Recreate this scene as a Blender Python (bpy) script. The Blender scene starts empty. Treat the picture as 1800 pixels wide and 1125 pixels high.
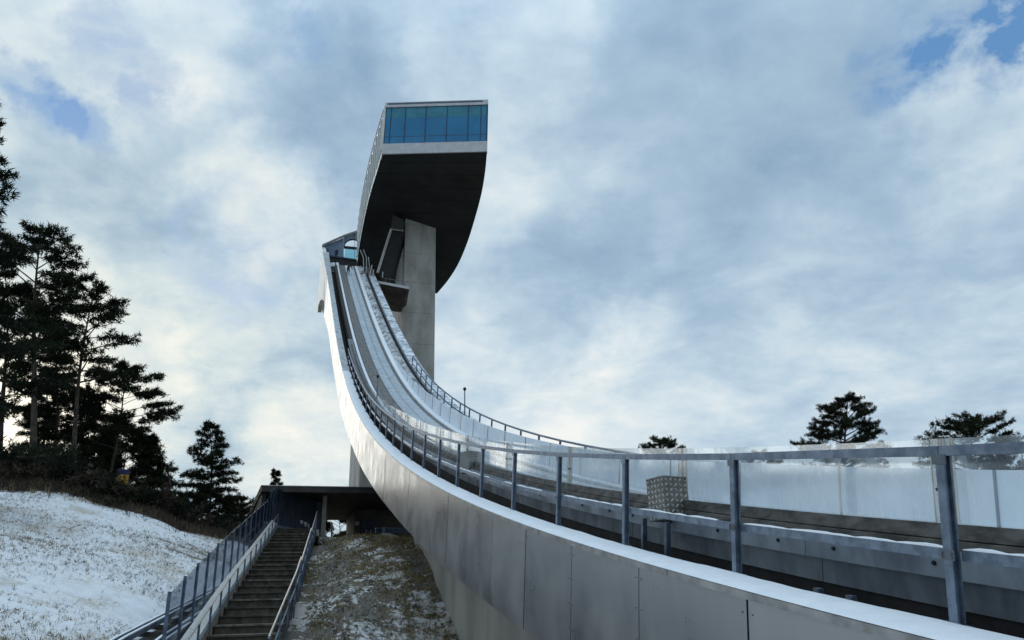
import bpy, bmesh, math, random
import numpy as np
from mathutils import Vector, Matrix, noise as mnoise
random.seed(7); RNG = np.random.default_rng(7)
SC = bpy.context.scene
COL = SC.collection
R = math.radians
# ------------------------------------------------------------------ camera
F_PX, PITCH, ROLL, TH = 1360.4, R(20.323), R(-1.450), R(16.605)
CP, SP, CR, SR = math.cos(PITCH), math.sin(PITCH), math.cos(ROLL), math.sin(ROLL)
ST, CT = math.sin(TH), math.cos(TH)
rt = Vector((1, 0, 0)); upv = Vector((0, -SP, CP)); fwd = Vector((0, CP, SP))
cx = rt * CR + upv * SR; cy = rt * -SR + upv * CR
cam = bpy.data.cameras.new('camera'); camo = bpy.data.objects.new('camera', cam); COL.objects.link(camo)
camo.matrix_world = Matrix(((cx.x, cy.x, -fwd.x, 0), (cx.y, cy.y, -fwd.y, 0), (cx.z, cy.z, -fwd.z, 0), (0, 0, 0, 1)))
cam.sensor_width = 36; cam.lens = F_PX / 1800 * 36; cam.clip_start = .05; cam.clip_end = 3000
SC.camera = camo

def ray(x, y):
    """direction of a photo pixel in world axes (X right, Y away, Z up), camera at the origin"""
    d = fwd + cx * ((x - 900) / F_PX) + cy * ((562.5 - y) / F_PX)
    return d
def pxY(x, y, Y):
    d = ray(x, y); return d * (Y / d.y)
def pxD(x, y, D):
    d = ray(x, y); return d * (D / math.hypot(d.x, d.y))
def W(s, l, z):            # along the jump axis, to its right, height
    return Vector((-s * ST + l * CT, s * CT + l * ST, z))
def slz(v):
    return (-v.x * ST + v.y * CT, v.x * CT + v.y * ST, v.z)
def pxS(x, y, s):
    d = ray(x, y); a = slz(d); return d * (s / a[0])
def pxL(x, y, l):
    d = ray(x, y); a = slz(d); return d * (l / a[1])

# ------------------------------------------------------------------ world
SUN_AZ = ray(45, 735); SUN_AZ = SUN_AZ.normalized()
sun_el = math.asin(SUN_AZ.z); sun_rot = math.atan2(SUN_AZ.x, SUN_AZ.y)
world = bpy.data.worlds.new('World'); SC.world = world; world.use_nodes = True
wt = world.node_tree; wt.nodes.clear()
class NT:
    """tiny node-building helper"""
    def __init__(s, t): s.t = t
    def n(s, typ, **kw):
        nd = s.t.nodes.new(typ)
        for k, v in kw.items():
            if k.startswith('i_'): nd.inputs[k[2:].replace('_', ' ')].default_value = v
            else: setattr(nd, k, v)
        return nd
    def put(s, sock, v):
        if v is None: return
        if hasattr(v, 'is_output') or hasattr(v, 'links'): s.t.links.new(v, sock)
        else: sock.default_value = v
    def math(s, op, a, b=None, c=None, clamp=False):
        nd = s.n('ShaderNodeMath', operation=op, use_clamp=clamp)
        for i, v in enumerate((a, b, c)): s.put(nd.inputs[i], v)
        return nd.outputs[0]
    def vm(s, op, a, b=None, scale=None):
        nd = s.n('ShaderNodeVectorMath', operation=op)
        s.put(nd.inputs[0], a); s.put(nd.inputs[1], b)
        if scale is not None: s.put(nd.inputs['Scale'], scale)
        return nd.outputs['Value'] if op in ('DOT_PRODUCT', 'LENGTH') else nd.outputs[0]
    def mix(s, f, a, b, typ='MIX'):
        nd = s.n('ShaderNodeMix', data_type='RGBA', blend_type=typ)
        s.put(nd.inputs[0], f); s.put(nd.inputs[6], a); s.put(nd.inputs[7], b)
        return nd.outputs[2]
    def noise(s, vec, scale, detail=4, rough=.55, dist=0., dim='3D'):
        nd = s.n('ShaderNodeTexNoise', noise_dimensions=dim)
        s.put(nd.inputs['Vector'], vec); s.put(nd.inputs['Scale'], scale)
        nd.inputs['Detail'].default_value = detail; nd.inputs['Roughness'].default_value = rough
        nd.inputs['Distortion'].default_value = dist
        return nd.outputs[0]
    def mr(s, v, a, b, c=0., d=1., smooth=True):
        nd = s.n('ShaderNodeMapRange', interpolation_type='SMOOTHSTEP' if smooth else 'LINEAR')
        nd.clamp = True
        s.put(nd.inputs[0], v)
        for i, q in enumerate((a, b, c, d)): s.put(nd.inputs[1 + i], q)
        return nd.outputs[0]
    def ramp(s, v, stops):
        nd = s.n('ShaderNodeValToRGB'); e = nd.color_ramp.elements
        while len(e) < len(stops): e.new(.5)
        for q, (p, c) in zip(e, stops): q.position = p; q.color = (*c, 1)
        s.put(nd.inputs[0], v); return nd.outputs[0]
def C4(c): return (c[0], c[1], c[2], 1)
w = NT(wt)
sky = w.n('ShaderNodeTexSky', sky_type='NISHITA', sun_disc=False, sun_elevation=sun_el, sun_rotation=sun_rot, altitude=700., air_density=1.2, dust_density=1.0, ozone_density=2.0)
geo = w.n('ShaderNodeTexCoord').outputs['Generated']
dirn = w.vm('NORMALIZE', geo)
sep = w.n('ShaderNodeSeparateXYZ'); wt.links.new(dirn, sep.inputs[0])
zc = w.math('ADD', w.math('MAXIMUM', sep.outputs[2], 0.0), .22)
comb = w.n('ShaderNodeCombineXYZ')
wt.links.new(w.math('DIVIDE', sep.outputs[0], zc), comb.inputs[0]); wt.links.new(w.math('DIVIDE', sep.outputs[1], zc), comb.inputs[1])
cl = comb.outputs[0]                                   # cloud deck seen in perspective
big = w.noise(cl, 1.25, 5, .55, .25)
mid = w.noise(w.vm('ADD', cl, (7.3, 2.1, 4.4)), 3.2, 6, .58, .35)
fine = w.noise(w.vm('ADD', cl, (1.7, 9.2, 0.3)), 8.5, 6, .6, .3)
wob = w.vm('SUBTRACT', w.n('ShaderNodeTexNoise').outputs['Color'], (.5, .5, .5))
wn = wob.node.inputs[0].links[0].from_node
wt.links.new(dirn, wn.inputs['Vector']); wn.inputs['Scale'].default_value = 5.5; wn.inputs['Detail'].default_value = 6; wn.inputs['Roughness'].default_value = .6
wdir = w.vm('NORMALIZE', w.vm('ADD', dirn, w.vm('SCALE', wob, scale=.26)))
def blob(px, py, rad_in, rad_out, base=wdir):
    d = ray(px, py).normalized()
    dot = w.vm('DOT_PRODUCT', base, tuple(d))
    return w.mr(dot, math.cos(R(rad_out)), math.cos(R(rad_in)))
def addall(lst):
    o = None
    for v, k in lst:
        t = w.math('MULTIPLY', v, k); o = t if o is None else w.math('ADD', o, t)
    return o
# thick / thin parts of the cloud deck as they hang over the place
light = addall([(blob(250, 60, 3, 20), .22), (blob(430, 335, 1, 7), .30), (blob(360, 590, 1, 7), .34), (blob(540, 790, 1, 6), .34), (blob(130, 430, 1, 6), .18), (blob(900, 680, 1, 10), .26),
                (blob(1760, 170, 1, 7), .26), (blob(1100, 760, 2, 12), .22), (blob(1500, 520, 2, 12), .13), (blob(960, 90, 1, 5), .16), (blob(960, 400, 2, 8), .12), (blob(30, 720, 1, 11), .45),
                (blob(530, 140, 2, 9), -.34), (blob(1300, 230, 4, 19), -.22), (blob(1000, 500, 2, 8), -.26), (blob(260, 320, 1, 7), -.24), (blob(70, 320, 1, 6), -.24), (blob(330, 500, 1, 7), -.20), (blob(150, 560, 1, 6), -.12), (blob(430, 690, 1, 5), -.12), (blob(620, 260, 2, 8), -.16), (blob(880, 30, 1, 6), -.12)])
v = w.math('ADD', w.math('MULTIPLY', w.math('SUBTRACT', big, .5), .8), w.math('MULTIPLY', w.math('SUBTRACT', mid, .5), .95))
v = w.math('ADD', v, w.math('MULTIPLY', w.math('SUBTRACT', fine, .5), .44))
wn2 = w.noise(w.vm('MULTIPLY', w.vm('ADD', cl, (3.1, .4, 8.8)), (1., .8, 1.)), 5.2, 8, .62, .35)
ridge = w.math('SUBTRACT', .72, w.math('ABSOLUTE', w.math('MULTIPLY', w.math('SUBTRACT', wn2, .5), 3.2)))
wz = w.math('ADD', w.math('MULTIPLY', blob(200, 120, 8, 36, dirn), .20), .04)
v = w.math('ADD', v, w.math('MULTIPLY', w.math('SUBTRACT', ridge, .35), wz))
v = w.math('ADD', w.math('ADD', v, light), .44)
ccol = w.ramp(v, [(0., (.27, .40, .55)), (.3, (.385, .525, .665)), (.52, (.52, .655, .765)), (.74, (.69, .785, .835)), (1., (.90, .925, .90))])
sdot = w.vm('DOT_PRODUCT', dirn, tuple(SUN_AZ))
glow = w.mr(sdot, math.cos(R(27)), math.cos(R(3)), 0, 1)
ccol = w.mix(glow, ccol, w.mix(1., ccol, (1.05, 1.02, .95, 1), 'MULTIPLY'))
core = w.mr(sdot, math.cos(R(7)), math.cos(R(1.)), 0, 1)
ccol = w.mix(core, ccol, (1.3, 1.22, 1.02, 1))
hole = addall([(blob(40, 145, .3, 3.0), .75), (blob(105, 185, .2, 2.4), .6), (blob(1690, 75, .5, 4.), .75), (blob(1750, 25, .5, 3.5), .75), (blob(1590, 100, .5, 3), .5), (blob(400, 440, 1, 5.5), .5), (blob(205, 75, .2, 3), .4), (blob(520, 20, .3, 3), .45), (blob(240, 165, .2, 2), .4)])
hole = w.math('MULTIPLY', hole, w.mr(fine, .36, .60, .25, 1.15), clamp=True)
blue = w.vm('ADD', w.vm('SCALE', sky.outputs[0], scale=.05), (.09, .22, .44))
final = w.mix(hole, ccol, blue)
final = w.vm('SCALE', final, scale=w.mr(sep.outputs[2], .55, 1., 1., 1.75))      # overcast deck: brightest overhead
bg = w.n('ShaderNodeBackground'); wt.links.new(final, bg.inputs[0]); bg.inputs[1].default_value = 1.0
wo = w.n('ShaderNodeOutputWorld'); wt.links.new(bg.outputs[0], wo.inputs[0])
# ------------------------------------------------------------------ sun (veiled)
sl = bpy.data.lights.new('sun', 'SUN'); sl.energy = .9; sl.angle = R(55); sl.color = (1, .95, .86)
so = bpy.data.objects.new('sun', sl); COL.objects.link(so)
so.rotation_euler = SUN_AZ.to_track_quat('Z', 'Y').to_euler(); so.location = (-40, 60, 60)
SC.view_settings.view_transform = 'Standard'; SC.view_settings.look = 'None'; SC.view_settings.exposure = 0; SC.view_settings.gamma = 1
SC.render.engine = 'CYCLES'; SC.cycles.transparent_max_bounces = 24; SC.cycles.max_bounces = 8

# ------------------------------------------------------------------ materials
MATS = {}
def mat(name, col, rough=.6, metal=0., var=.12, scale=3., bump=0., bscale=20., col2=None, spec=.5, streak=None):
    if name in MATS: return MATS[name]
    m = bpy.data.materials.new(name); m.use_nodes = True; t = m.node_tree; h = NT(t)
    b = t.nodes['Principled BSDF']; tc = h.n('ShaderNodeTexCoord').outputs['Object']
    vec = tc if streak is None else h.vm('MULTIPLY', tc, streak)
    nz = h.noise(vec, scale, 6, .6)
    c2 = col2 or tuple(max(0, q * (1 - var * 2.2)) for q in col); c1 = tuple(min(1, q * (1 + var)) for q in col)
    cc = h.mix(h.mr(nz, .3, .7), C4(c2), C4(c1))
    t.links.new(cc, b.inputs['Base Color'])
    b.inputs['Metallic'].default_value = metal; b.inputs['Specular IOR Level'].default_value = spec
    rn = h.mr(h.noise(tc, scale * 2.3, 4), .2, .8, max(.03, rough - .08), min(1, rough + .08)); t.links.new(rn, b.inputs['Roughness'])
    if bump:
        bp = h.n('ShaderNodeBump'); bp.inputs['Strength'].default_value = 1; bp.inputs['Distance'].default_value = bump
        t.links.new(h.noise(tc, bscale, 6, .65), bp.inputs['Height']); t.links.new(bp.outputs[0], b.inputs['Normal'])
    MATS[name] = m; return m
galv = mat('galvanised_steel', (.17, .215, .28), .5, .55, .2, 9, .0006, 60, col2=(.10, .135, .185))
galv_dull = mat('weathered_galvanised_steel', (.185, .22, .255), .6, .3, .2, 2.2, .0012, 40, col2=(.085, .105, .13), streak=(1, 1, .5))
facade = mat('brushed_aluminium_cladding', (.41, .41, .41), .33, .9, .04, .6, col2=(.375, .375, .375), streak=(2, 2, .3))
facade2 = mat('brushed_aluminium_cladding_lighter', (.43, .43, .43), .36, .9, .04, .6, col2=(.395, .395, .395), streak=(2, 2, .3))
trim = mat('aluminium_edge_trim', (.42, .41, .40), .38, .8, .15, 5)
concrete = mat('weathered_concrete', (.45, .435, .40), .85, 0, .14, .55, .004, 9, col2=(.29, .28, .25), streak=(1, 1, .35))
concrete2 = mat('stained_concrete_web', (.40, .38, .33), .85, 0, .15, .8, .004, 12, col2=(.29, .275, .235), streak=(1, 1, .25))
dark = mat('dark_void_lining', (.018, .018, .02), .8, 0, .3, 4)
blackpanel = mat('black_soffit_panel', (.026, .0268, .028), .6, 0, .22, .25, .004, 3)
white_band = mat('white_metal_fascia', (.62, .62, .64), .45, 0, .06, 1.5)
bluewall = mat('blue_grey_plaster', (.20, .28, .38), .7, 0, .1, 1)
pale_glass = mat('pale_facade_glass', (.30, .42, .45), .12, .3, .12, .5, spec=.8)
white_metal = mat('white_painted_metal', (.74, .74, .71), .45, .0, .06, 1.2)
board = mat('frosted_side_board', (.80, .86, .91), .4, 0, .06, 1.2, .001, 6, col2=(.68, .75, .82))
gritty = mat('grey_gritty_matting', (.22, .22, .22), .95, 0, .3, 7, .02, 25, col2=(.085, .085, .085), spec=.2)
icy = mat('icy_track_plate', (.54, .60, .65), .35, 0, .12, 2.5, .002, 30, col2=(.39, .45, .50))
snow = mat('fresh_snow', (.84, .87, .91), .7, 0, .03, 5, .006, 35, col2=(.78, .82, .87))
roughsnow = mat('dirty_broken_snow', (.52, .55, .58), .9, 0, .3, 1.1, .03, 4, col2=(.14, .135, .13))
timber = mat('wet_grey_timber', (.115, .11, .10), .8, 0, .35, 4, .002, 25, col2=(.042, .040, .037), streak=(1, 1, 3))
step_m = mat('dark_stair_timber', (.10, .087, .069), .85, 0, .3, 5, .003, 30, col2=(.045, .039, .031))
wood_pale = mat('pale_weathered_wood', (.30, .27, .22), .85, 0, .25, 6, .002, 30, streak=(4, 4, .7))
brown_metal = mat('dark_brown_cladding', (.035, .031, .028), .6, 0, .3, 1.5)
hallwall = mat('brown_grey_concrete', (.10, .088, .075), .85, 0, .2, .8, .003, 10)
navy = mat('dark_blue_grey_sheet_metal', (.040, .055, .085), .35, .45, .25, 2)
navy_steel = mat('blue_grey_painted_steel', (.10, .135, .19), .45, .4, .2, 6)
lightsteel = mat('bright_handrail_steel', (.42, .42, .42), .35, .8, .1, 8)
bark = mat('pine_bark', (.060, .045, .033), .95, 0, .35, 5, .02, 14, col2=(.022, .017, .014))
needle = mat('pine_needles', (.022, .028, .014), .9, 0, .45, .7, col2=(.008, .011, .007), spec=.08)
needle2 = mat('spruce_needles', (.018, .024, .014), .9, 0, .45, .7, col2=(.007, .010, .007), spec=.08)
twig = mat('bare_shrub_twigs', (.060, .042, .026), .9, 0, .5, 1.2, col2=(.018, .015, .012))
straw = mat('dry_grass', (.27, .20, .11), .9, 0, .4, 1.5, col2=(.10, .075, .04))
moss = mat('mossy_grass', (.25, .19, .075), .9, 0, .4, 1.5, col2=(.055, .045, .02), spec=.1)
stone = mat('loose_grey_stone', (.36, .345, .33), .9, 0, .35, 1.7, .01, 12, col2=(.08, .075, .07))
cloth = mat('black_clothing', (.012, .012, .016), .85, 0, .2, 4)
frosted = mat('frosted_metal_coping', (.46, .50, .54), .6, 0, .2, 2.5, .004, 12)
patchsnow = mat('patchy_snow_on_coping', (.80, .84, .89), .8, 0, .1, 1.6, .02, 4, col2=(.24, .27, .31))
skin = mat('skin', (.45, .28, .20), .6, 0, .05, 6)
navy_cloth = mat('navy_clothing', (.02, .03, .09), .85, 0, .2, 4)
yellow = mat('yellow_board_paint', (.55, .31, .03), .6, 0, .1, 3)
blue_p = mat('blue_board_paint', (.015, .025, .11), .6, 0, .1, 3)
paper = mat('torn_white_paper', (.75, .78, .82), .8, 0, .05, 6)

def glass_mat(name, tint, haze, hazecol=(.80, .85, .88), rough=.08, streaks=True, streak_amt=.3):
    m = bpy.data.materials.new(name); m.use_nodes = True; t = m.node_tree; t.nodes.clear(); h = NT(t)
    tr = h.n('ShaderNodeBsdfTransparent'); tr.inputs[0].default_value = C4(tint)
    df = h.n('ShaderNodeBsdfDiffuse'); df.inputs[0].default_value = C4(hazecol)
    tl = h.n('ShaderNodeBsdfTranslucent'); tl.inputs[0].default_value = C4(hazecol)
    gl = h.n('ShaderNodeBsdfGlossy'); gl.inputs['Roughness'].default_value = rough
    m1 = h.n('ShaderNodeMixShader'); m1.inputs[0].default_value = .5; t.links.new(df.outputs[0], m1.inputs[1]); t.links.new(tl.outputs[0], m1.inputs[2])
    m2 = h.n('ShaderNodeMixShader'); t.links.new(tr.outputs[0], m2.inputs[1]); t.links.new(m1.outputs[0], m2.inputs[2])
    if streaks:
        tc = h.n('ShaderNodeTexCoord').outputs['Object']
        a = h.noise(h.vm('MULTIPLY', tc, (3.4, 3.4, .7)), 2.2, 6, .62, .9); b = h.noise(tc, 1.1, 3)
        f = h.math('ADD', h.math('MULTIPLY', h.math('SUBTRACT', h.mr(h.math('MULTIPLY', a, h.math('ADD', b, .5)), .40, .68), .4), streak_amt), haze, clamp=True)
        t.links.new(f, m2.inputs[0])
    else: m2.inputs[0].default_value = haze
    fr = h.n('ShaderNodeFresnel'); fr.inputs[0].default_value = 1.45
    m3 = h.n('ShaderNodeMixShader'); t.links.new(h.math('MULTIPLY', fr.outputs[0], .35 if streaks else .3), m3.inputs[0]); t.links.new(m2.outputs[0], m3.inputs[1]); t.links.new(gl.outputs[0], m3.inputs[2])
    o = h.n('ShaderNodeOutputMaterial'); t.links.new(m3.outputs[0], o.inputs[0])
    return m
perspex = glass_mat('scratched_clear_barrier_sheet', (.97, .99, .995), .14, (.92, .96, .985), streak_amt=.22)
tinted = glass_mat('tinted_fence_glass', (.78, .81, .85), .02, (.2, .22, .26), streaks=False)
tinted_dark = glass_mat('dark_tinted_fence_glass', (.34, .38, .46), .10, (.10, .12, .16), streaks=False)
clearg = glass_mat('clear_glass', (.55, .80, .85), .05, streaks=False)
def window_glass():
    m = bpy.data.materials.new('blue_window_glass'); m.use_nodes = True; t = m.node_tree; h = NT(t); b = t.nodes['Principled BSDF']
    tc = h.n('ShaderNodeTexCoord').outputs['Object']
    n1 = h.noise(tc, .35, 3)
    t.links.new(h.mix(h.mr(n1, .3, .7), (.014, .17, .36, 1), (.025, .22, .43, 1)), b.inputs['Base Color'])
    b.inputs['Roughness'].default_value = .06; b.inputs['Specular IOR Level'].default_value = .5
    return m
bluepane = window_glass()
blindm = mat('teal_roller_blind', (.04, .25, .34), .25, 0, .1, .6)
rustm = mat('rust_stained_strip', (.45, .36, .27), .5, .1, .5, 4, 0, 20, col2=(.20, .10, .05), streak=(3, 3, 1))
def rust_glass():
    m = perspex.copy(); m.name = 'rust_stained_joint_strip'
    for nd in m.node_tree.nodes:
        if nd.type in ('BSDF_DIFFUSE', 'BSDF_TRANSLUCENT'): nd.inputs[0].default_value = (.80, .77, .71, 1)
        if nd.type == 'MATH' and nd.operation == 'ADD' and nd.use_clamp: nd.inputs[1].default_value = .30
    return m
rustg = rust_glass()

# ------------------------------------------------------------------ mesh helpers
def tag(o, label=None, cat=None, group=None, kind=None):
    if label: o['label'] = label
    if cat: o['category'] = cat
    if group: o['group'] = group
    if kind: o['kind'] = kind
    return o
def empty(name, loc=(0, 0, 0), label=None, cat=None, group=None, kind=None):
    o = bpy.data.objects.new(name, None); COL.objects.link(o); o.location = loc; o.empty_display_size = .2
    tag(o, label, cat, group, kind)
    return o
class MB:
    def __init__(s): s.v = []; s.f = []
    def add(s, vs, fs):
        k = len(s.v); s.v += [tuple(q) for q in vs]; s.f += [tuple(k + i for i in f) for f in fs]; return s
    def hexa(s, p):      # p: 8 corners, 0-3 bottom loop, 4-7 top loop
        return s.add(p, [(3, 2, 1, 0), (4, 5, 6, 7), (0, 1, 5, 4), (1, 2, 6, 5), (2, 3, 7, 6), (3, 0, 4, 7)])
    def box(s, c, ax, ay, az):   # centre and half-axis vectors
        c = Vector(c); q = []
        for dz in (-1, 1):
            for dx, dy in ((-1, -1), (1, -1), (1, 1), (-1, 1)): q.append(c + ax * dx + ay * dy + az * dz)
        return s.hexa(q)
    def bar(s, a, b, w, h, up=None):
        a, b = Vector(a), Vector(b); d = (b - a)
        up = Vector(up) if up is not None else Vector((0, 0, 1))
        sd = d.cross(up)
        if sd.length < 1e-6: sd = d.cross(Vector((1, 0, 0)))
        sd.normalize(); u2 = sd.cross(d).normalized()
        return s.box((a + b) / 2, sd * w / 2, d / 2, u2 * h / 2)
    def tube(s, pts, rad, n=8):
        pts = [Vector(q) for q in pts]; k = len(s.v); rr = rad if isinstance(rad, (list, tuple)) else [rad] * len(pts)
        ref = None
        for i, q in enumerate(pts):
            d = (pts[min(i + 1, len(pts) - 1)] - pts[max(i - 1, 0)]).normalized()
            if ref is None: ref = d.orthogonal().normalized()
            ref = (ref - d * ref.dot(d)).normalized(); b = d.cross(ref)
            for j in range(n):
                a = 2 * math.pi * j / n; s.v.append(tuple(q + (ref * math.cos(a) + b * math.sin(a)) * rr[i]))
        for i in range(len(pts) - 1):
            for j in range(n):
                s.f.append((k + i * n + j, k + i * n + (j + 1) % n, k + (i + 1) * n + (j + 1) % n, k + (i + 1) * n + j))
        s.f.append(tuple(k + j for j in range(n))[::-1]); s.f.append(tuple(k + (len(pts) - 1) * n + j for j in range(n)))
        return s
    def prism(s, poly, off):     # polygon of 3-D points, extruded by a vector
        n = len(poly); a = [Vector(q) for q in poly]; b = [q + Vector(off) for q in a]
        return s.add(a + b, [tuple(range(n))[::-1], tuple(range(n, 2 * n))] + [(i, (i + 1) % n, n + (i + 1) % n, n + i) for i in range(n)])
    def build(s, name, m, parent=None, smooth=False, kind=None, label=None):
        me = bpy.data.meshes.new(name); me.from_pydata(s.v, [], s.f); me.update()
        bm = bmesh.new(); bm.from_mesh(me); bmesh.ops.recalc_face_normals(bm, faces=bm.faces); bm.to_mesh(me); bm.free()
        me.materials.append(m)
        if smooth: me.polygons.foreach_set('use_smooth', [True] * len(me.polygons))
        o = bpy.data.objects.new(name, me); COL.objects.link(o)
        if parent is not None: o.parent = parent; o.matrix_parent_inverse = Matrix.Translation(-Vector(parent.location)) if parent.type == 'EMPTY' else Matrix()
        if kind: o['kind'] = kind
        if label: o['label'] = label
        return o
def fast_mesh(name, V, T, m, parent=None, kind=None):
    """V (n,3), T (k,3) numpy triangles"""
    me = bpy.data.meshes.new(name); me.vertices.add(len(V)); me.vertices.foreach_set('co', np.asarray(V, np.float32).ravel())
    me.loops.add(len(T) * 3); me.loops.foreach_set('vertex_index', np.asarray(T, np.int32).ravel())
    me.polygons.add(len(T)); me.polygons.foreach_set('loop_start', np.arange(0, len(T) * 3, 3, dtype=np.int32)); me.polygons.foreach_set('loop_total', np.full(len(T), 3, np.int32))
    me.update(calc_edges=True); me.materials.append(m)
    o = bpy.data.objects.new(name, me); COL.objects.link(o)
    if parent is not None: o.parent = parent; o.matrix_parent_inverse = Matrix.Translation(-Vector(parent.location)) if parent.type == 'EMPTY' else Matrix()
    if kind: o['kind'] = kind
    return o

# ------------------------------------------------------------------ profile of the inrun
KU = np.array([-14, -6, 8, 20, 32, 44, 56, 68, 80, 130.])
KK = np.array([.001, .00316, .00683, .00544, .00675, .00821, .00554, .00227, .00092, .0006])
GU = np.linspace(-14, 128, 2841); DU = GU[1] - GU[0]
GK = np.interp(GU, KU, KK)
GA = np.concatenate([[0], np.cumsum((GK[1:] + GK[:-1]) / 2 * DU)]); GA = GA - np.interp(-6, GU, GA) + R(6.58)
GS = np.concatenate([[0], np.cumsum(np.cos((GA[1:] + GA[:-1]) / 2) * DU)]); GS -= np.interp(0, GU, GS)
GZ = np.concatenate([[0], np.cumsum(np.sin((GA[1:] + GA[:-1]) / 2) * DU)]); GZ += -.7206 - np.interp(0, GU, GZ)
def P(u, l, h):
    s, z, a = np.interp(u, GU, GS), np.interp(u, GU, GZ), np.interp(u, GU, GA)
    return W(s - h * math.sin(a), l, z + h * math.cos(a))
def UN(u):    # normal and tangent
    a = float(np.interp(u, GU, GA)); return W(-math.sin(a), 0, math.cos(a)), W(math.cos(a), 0, math.sin(a))
LAT = W(0, 1, 0)
LO, LI, RRL, RO = 3.2117, 3.6593, 8.06, 8.92
def lo_at(u): return LO - .42 * max(0, min(1, (u - 84) / 33)) ** 1.3
HB = [(-14, -1.28), (0, -1.30), (9.9, -1.34), (13, -1.40), (15.65, -1.46), (19.35, -1.53), (24, -1.60), (29.3, -1.73), (35.9, -1.90), (40, -1.98), (50.4, -2.4), (62, -2.65), (78.5, -3.19), (93.2, -4.7), (128, -9)]
def hb(u): return float(np.interp(u, [q[0] for q in HB], [q[1] for q in HB]))
def sweep(mb, us, sec, closed=True, lofun=None):
    """sweep a cross-section [(l,h)] along the profile"""
    n = len(sec(us[0]) if callable(sec) else sec); k = len(mb.v)
    for u in us:
        se = sec(u) if callable(sec) else sec
        for (l, h) in se: mb.v.append(tuple(P(u, l, h)))
    m = n if closed else n - 1
    for i in range(len(us) - 1):
        for j in range(m):
            mb.f.append((k + i * n + j, k + i * n + (j + 1) % n, k + (i + 1) * n + (j + 1) % n, k + (i + 1) * n + j))
    if closed:
        mb.f.append(tuple(k + j for j in range(n))); mb.f.append(tuple(k + (len(us) - 1) * n + j for j in range(n))[::-1])
    return mb
def urange(a, b, st): return list(np.linspace(a, b, max(2, int(round((b - a) / st)) + 1)))
def rect(l0, l1, h0, h1): return [(l0, h0), (l1, h0), (l1, h1), (l0, h1)]
U0, UT = -10., 102.

# ------------------------------------------------------------------ terrain
TP = [(0, 0, -1.65), (8, 0, -1.65), (0, -8, -1.6), (6, 6, -2.2), (14, 6, -2.2), (-10, 0, -1.8), (-10, 12, -2.4), (-10, -12, -1.6), (15, -.5, -1.75),
      (19.3, .15, -.80), (23, .5, -.12), (31, 1.1, 1.5), (40, 1.65, 3.30), (19.3, -1.4, -.85), (23, -1.2, -.15), (31, -.7, 1.5), (40, -.2, 3.3),
      (20.5, 2.4, -.95), (22.9, 5, -.84), (26.3, 5, .87), (29, 5, 2.1), (35.6, 5.1, 2.95), (40, 2.1, 3.42), (39.9, 3.5, 3.41), (26, 2.6, .75), (32, 2.6, 2.15),
      (34.4, -10.5, 4.8), (35, -8.3, 4.7), (35.3, -7, 4.3), (35.6, -5.25, 3.9), (35.8, -3.9, 3.27), (30, -2.3, 1.85), (13.5, -3.7, -.32), (17, -2.8, -.55), (22, -2.5, .2), (24, -6.5, 1.9), (14, -8, .3), (24, -14, 2.6),
      (42.8, -10, 6.5), (43.3, -7.8, 5.9), (43.6, -5.7, 4.4), (44, -3, 3.6), (46, 4, 3.4), (55, 4, 3.4), (60, -10, 6.2), (60, -30, 7), (45, -25, 8), (30, -25, 5), (60, 0, 3.6), (80, -10, 5), (80, 10, 4), (60, 20, 2), (40, 16, -1), (20, 16, -3), (10, -20, 1.5)]
TPA = np.array(TP, float)
def _ker(d): return np.where(d > 1e-9, d * d * np.log(np.maximum(d, 1e-9)), 0)
_n = len(TPA); _K = _ker(np.hypot(TPA[:, None, 0] - TPA[None, :, 0], TPA[:, None, 1] - TPA[None, :, 1])) + np.eye(_n) * .15
_Q = np.c_[np.ones(_n), TPA[:, :2]]; _A = np.block([[_K, _Q], [_Q.T, np.zeros((3, 3))]])
_sol = np.linalg.solve(_A, np.r_[TPA[:, 2], 0, 0, 0])
def ground(s, l):
    s = np.asarray(s, float); l = np.asarray(l, float); sh = s.shape; s = s.ravel(); l = l.ravel()
    d = np.hypot(s[:, None] - TPA[None, :, 0], l[:, None] - TPA[None, :, 1])
    z = _ker(d) @ _sol[:_n] + _sol[_n] + _sol[_n + 1] * s + _sol[_n + 2] * l
    r = np.hypot((s - 30) / 42., (l + 3) / 26.); t = np.clip((r - 1) / .8, 0, 1); t = t * t * (3 - 2 * t)
    far = np.where(l < 0, 5., 5. - np.clip(l / 12, 0, 1) * 8)
    return (z * (1 - t) + far * t).reshape(sh)
def gz(s, l): return float(ground(np.array([s]), np.array([l]))[0])
def lines(segs):
    o = []
    for a, b, st in segs: o += list(np.arange(a, b, st))
    return np.array(o)
sL = lines([(-900, -100, 200), (-100, -20, 16), (-20, 10, 2), (10, 47, .28), (47, 90, 2.5), (90, 200, 15), (200, 1601, 200)])
lL = lines([(-1200, -100, 200), (-100, -30, 10), (-30, -16, 1), (-16, 6.5, .28), (6.5, 20, 1.5), (20, 100, 10), (100, 1301, 200)])
SG, LG = np.meshgrid(sL, lL, indexing='ij'); ZG = ground(SG, LG)
NZ = np.zeros_like(ZG)
core_m = (SG > 9) & (SG < 48) & (LG > -17) & (LG < 7)
for i, j in zip(*np.nonzero(core_m)):
    a, b = SG[i, j], LG[i, j]
    k = 1. if b < 1 else 1.9
    NZ[i, j] = k * (.16 * mnoise.noise((a * .35, b * .35, 1)) + .08 * mnoise.noise((a * 1.1, b * 1.1, 5)) + .04 * mnoise.noise((a * 2.7, b * 2.7, 9)))
st_m = np.clip(1 - np.abs(LG - np.interp(SG, [15, 40], [-.7, .75])) / 2.2, 0, 1) * ((SG > 12) & (SG < 44))
ZG = ZG + NZ - .45 * np.clip(st_m * 2.2, 0, 1)
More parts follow.
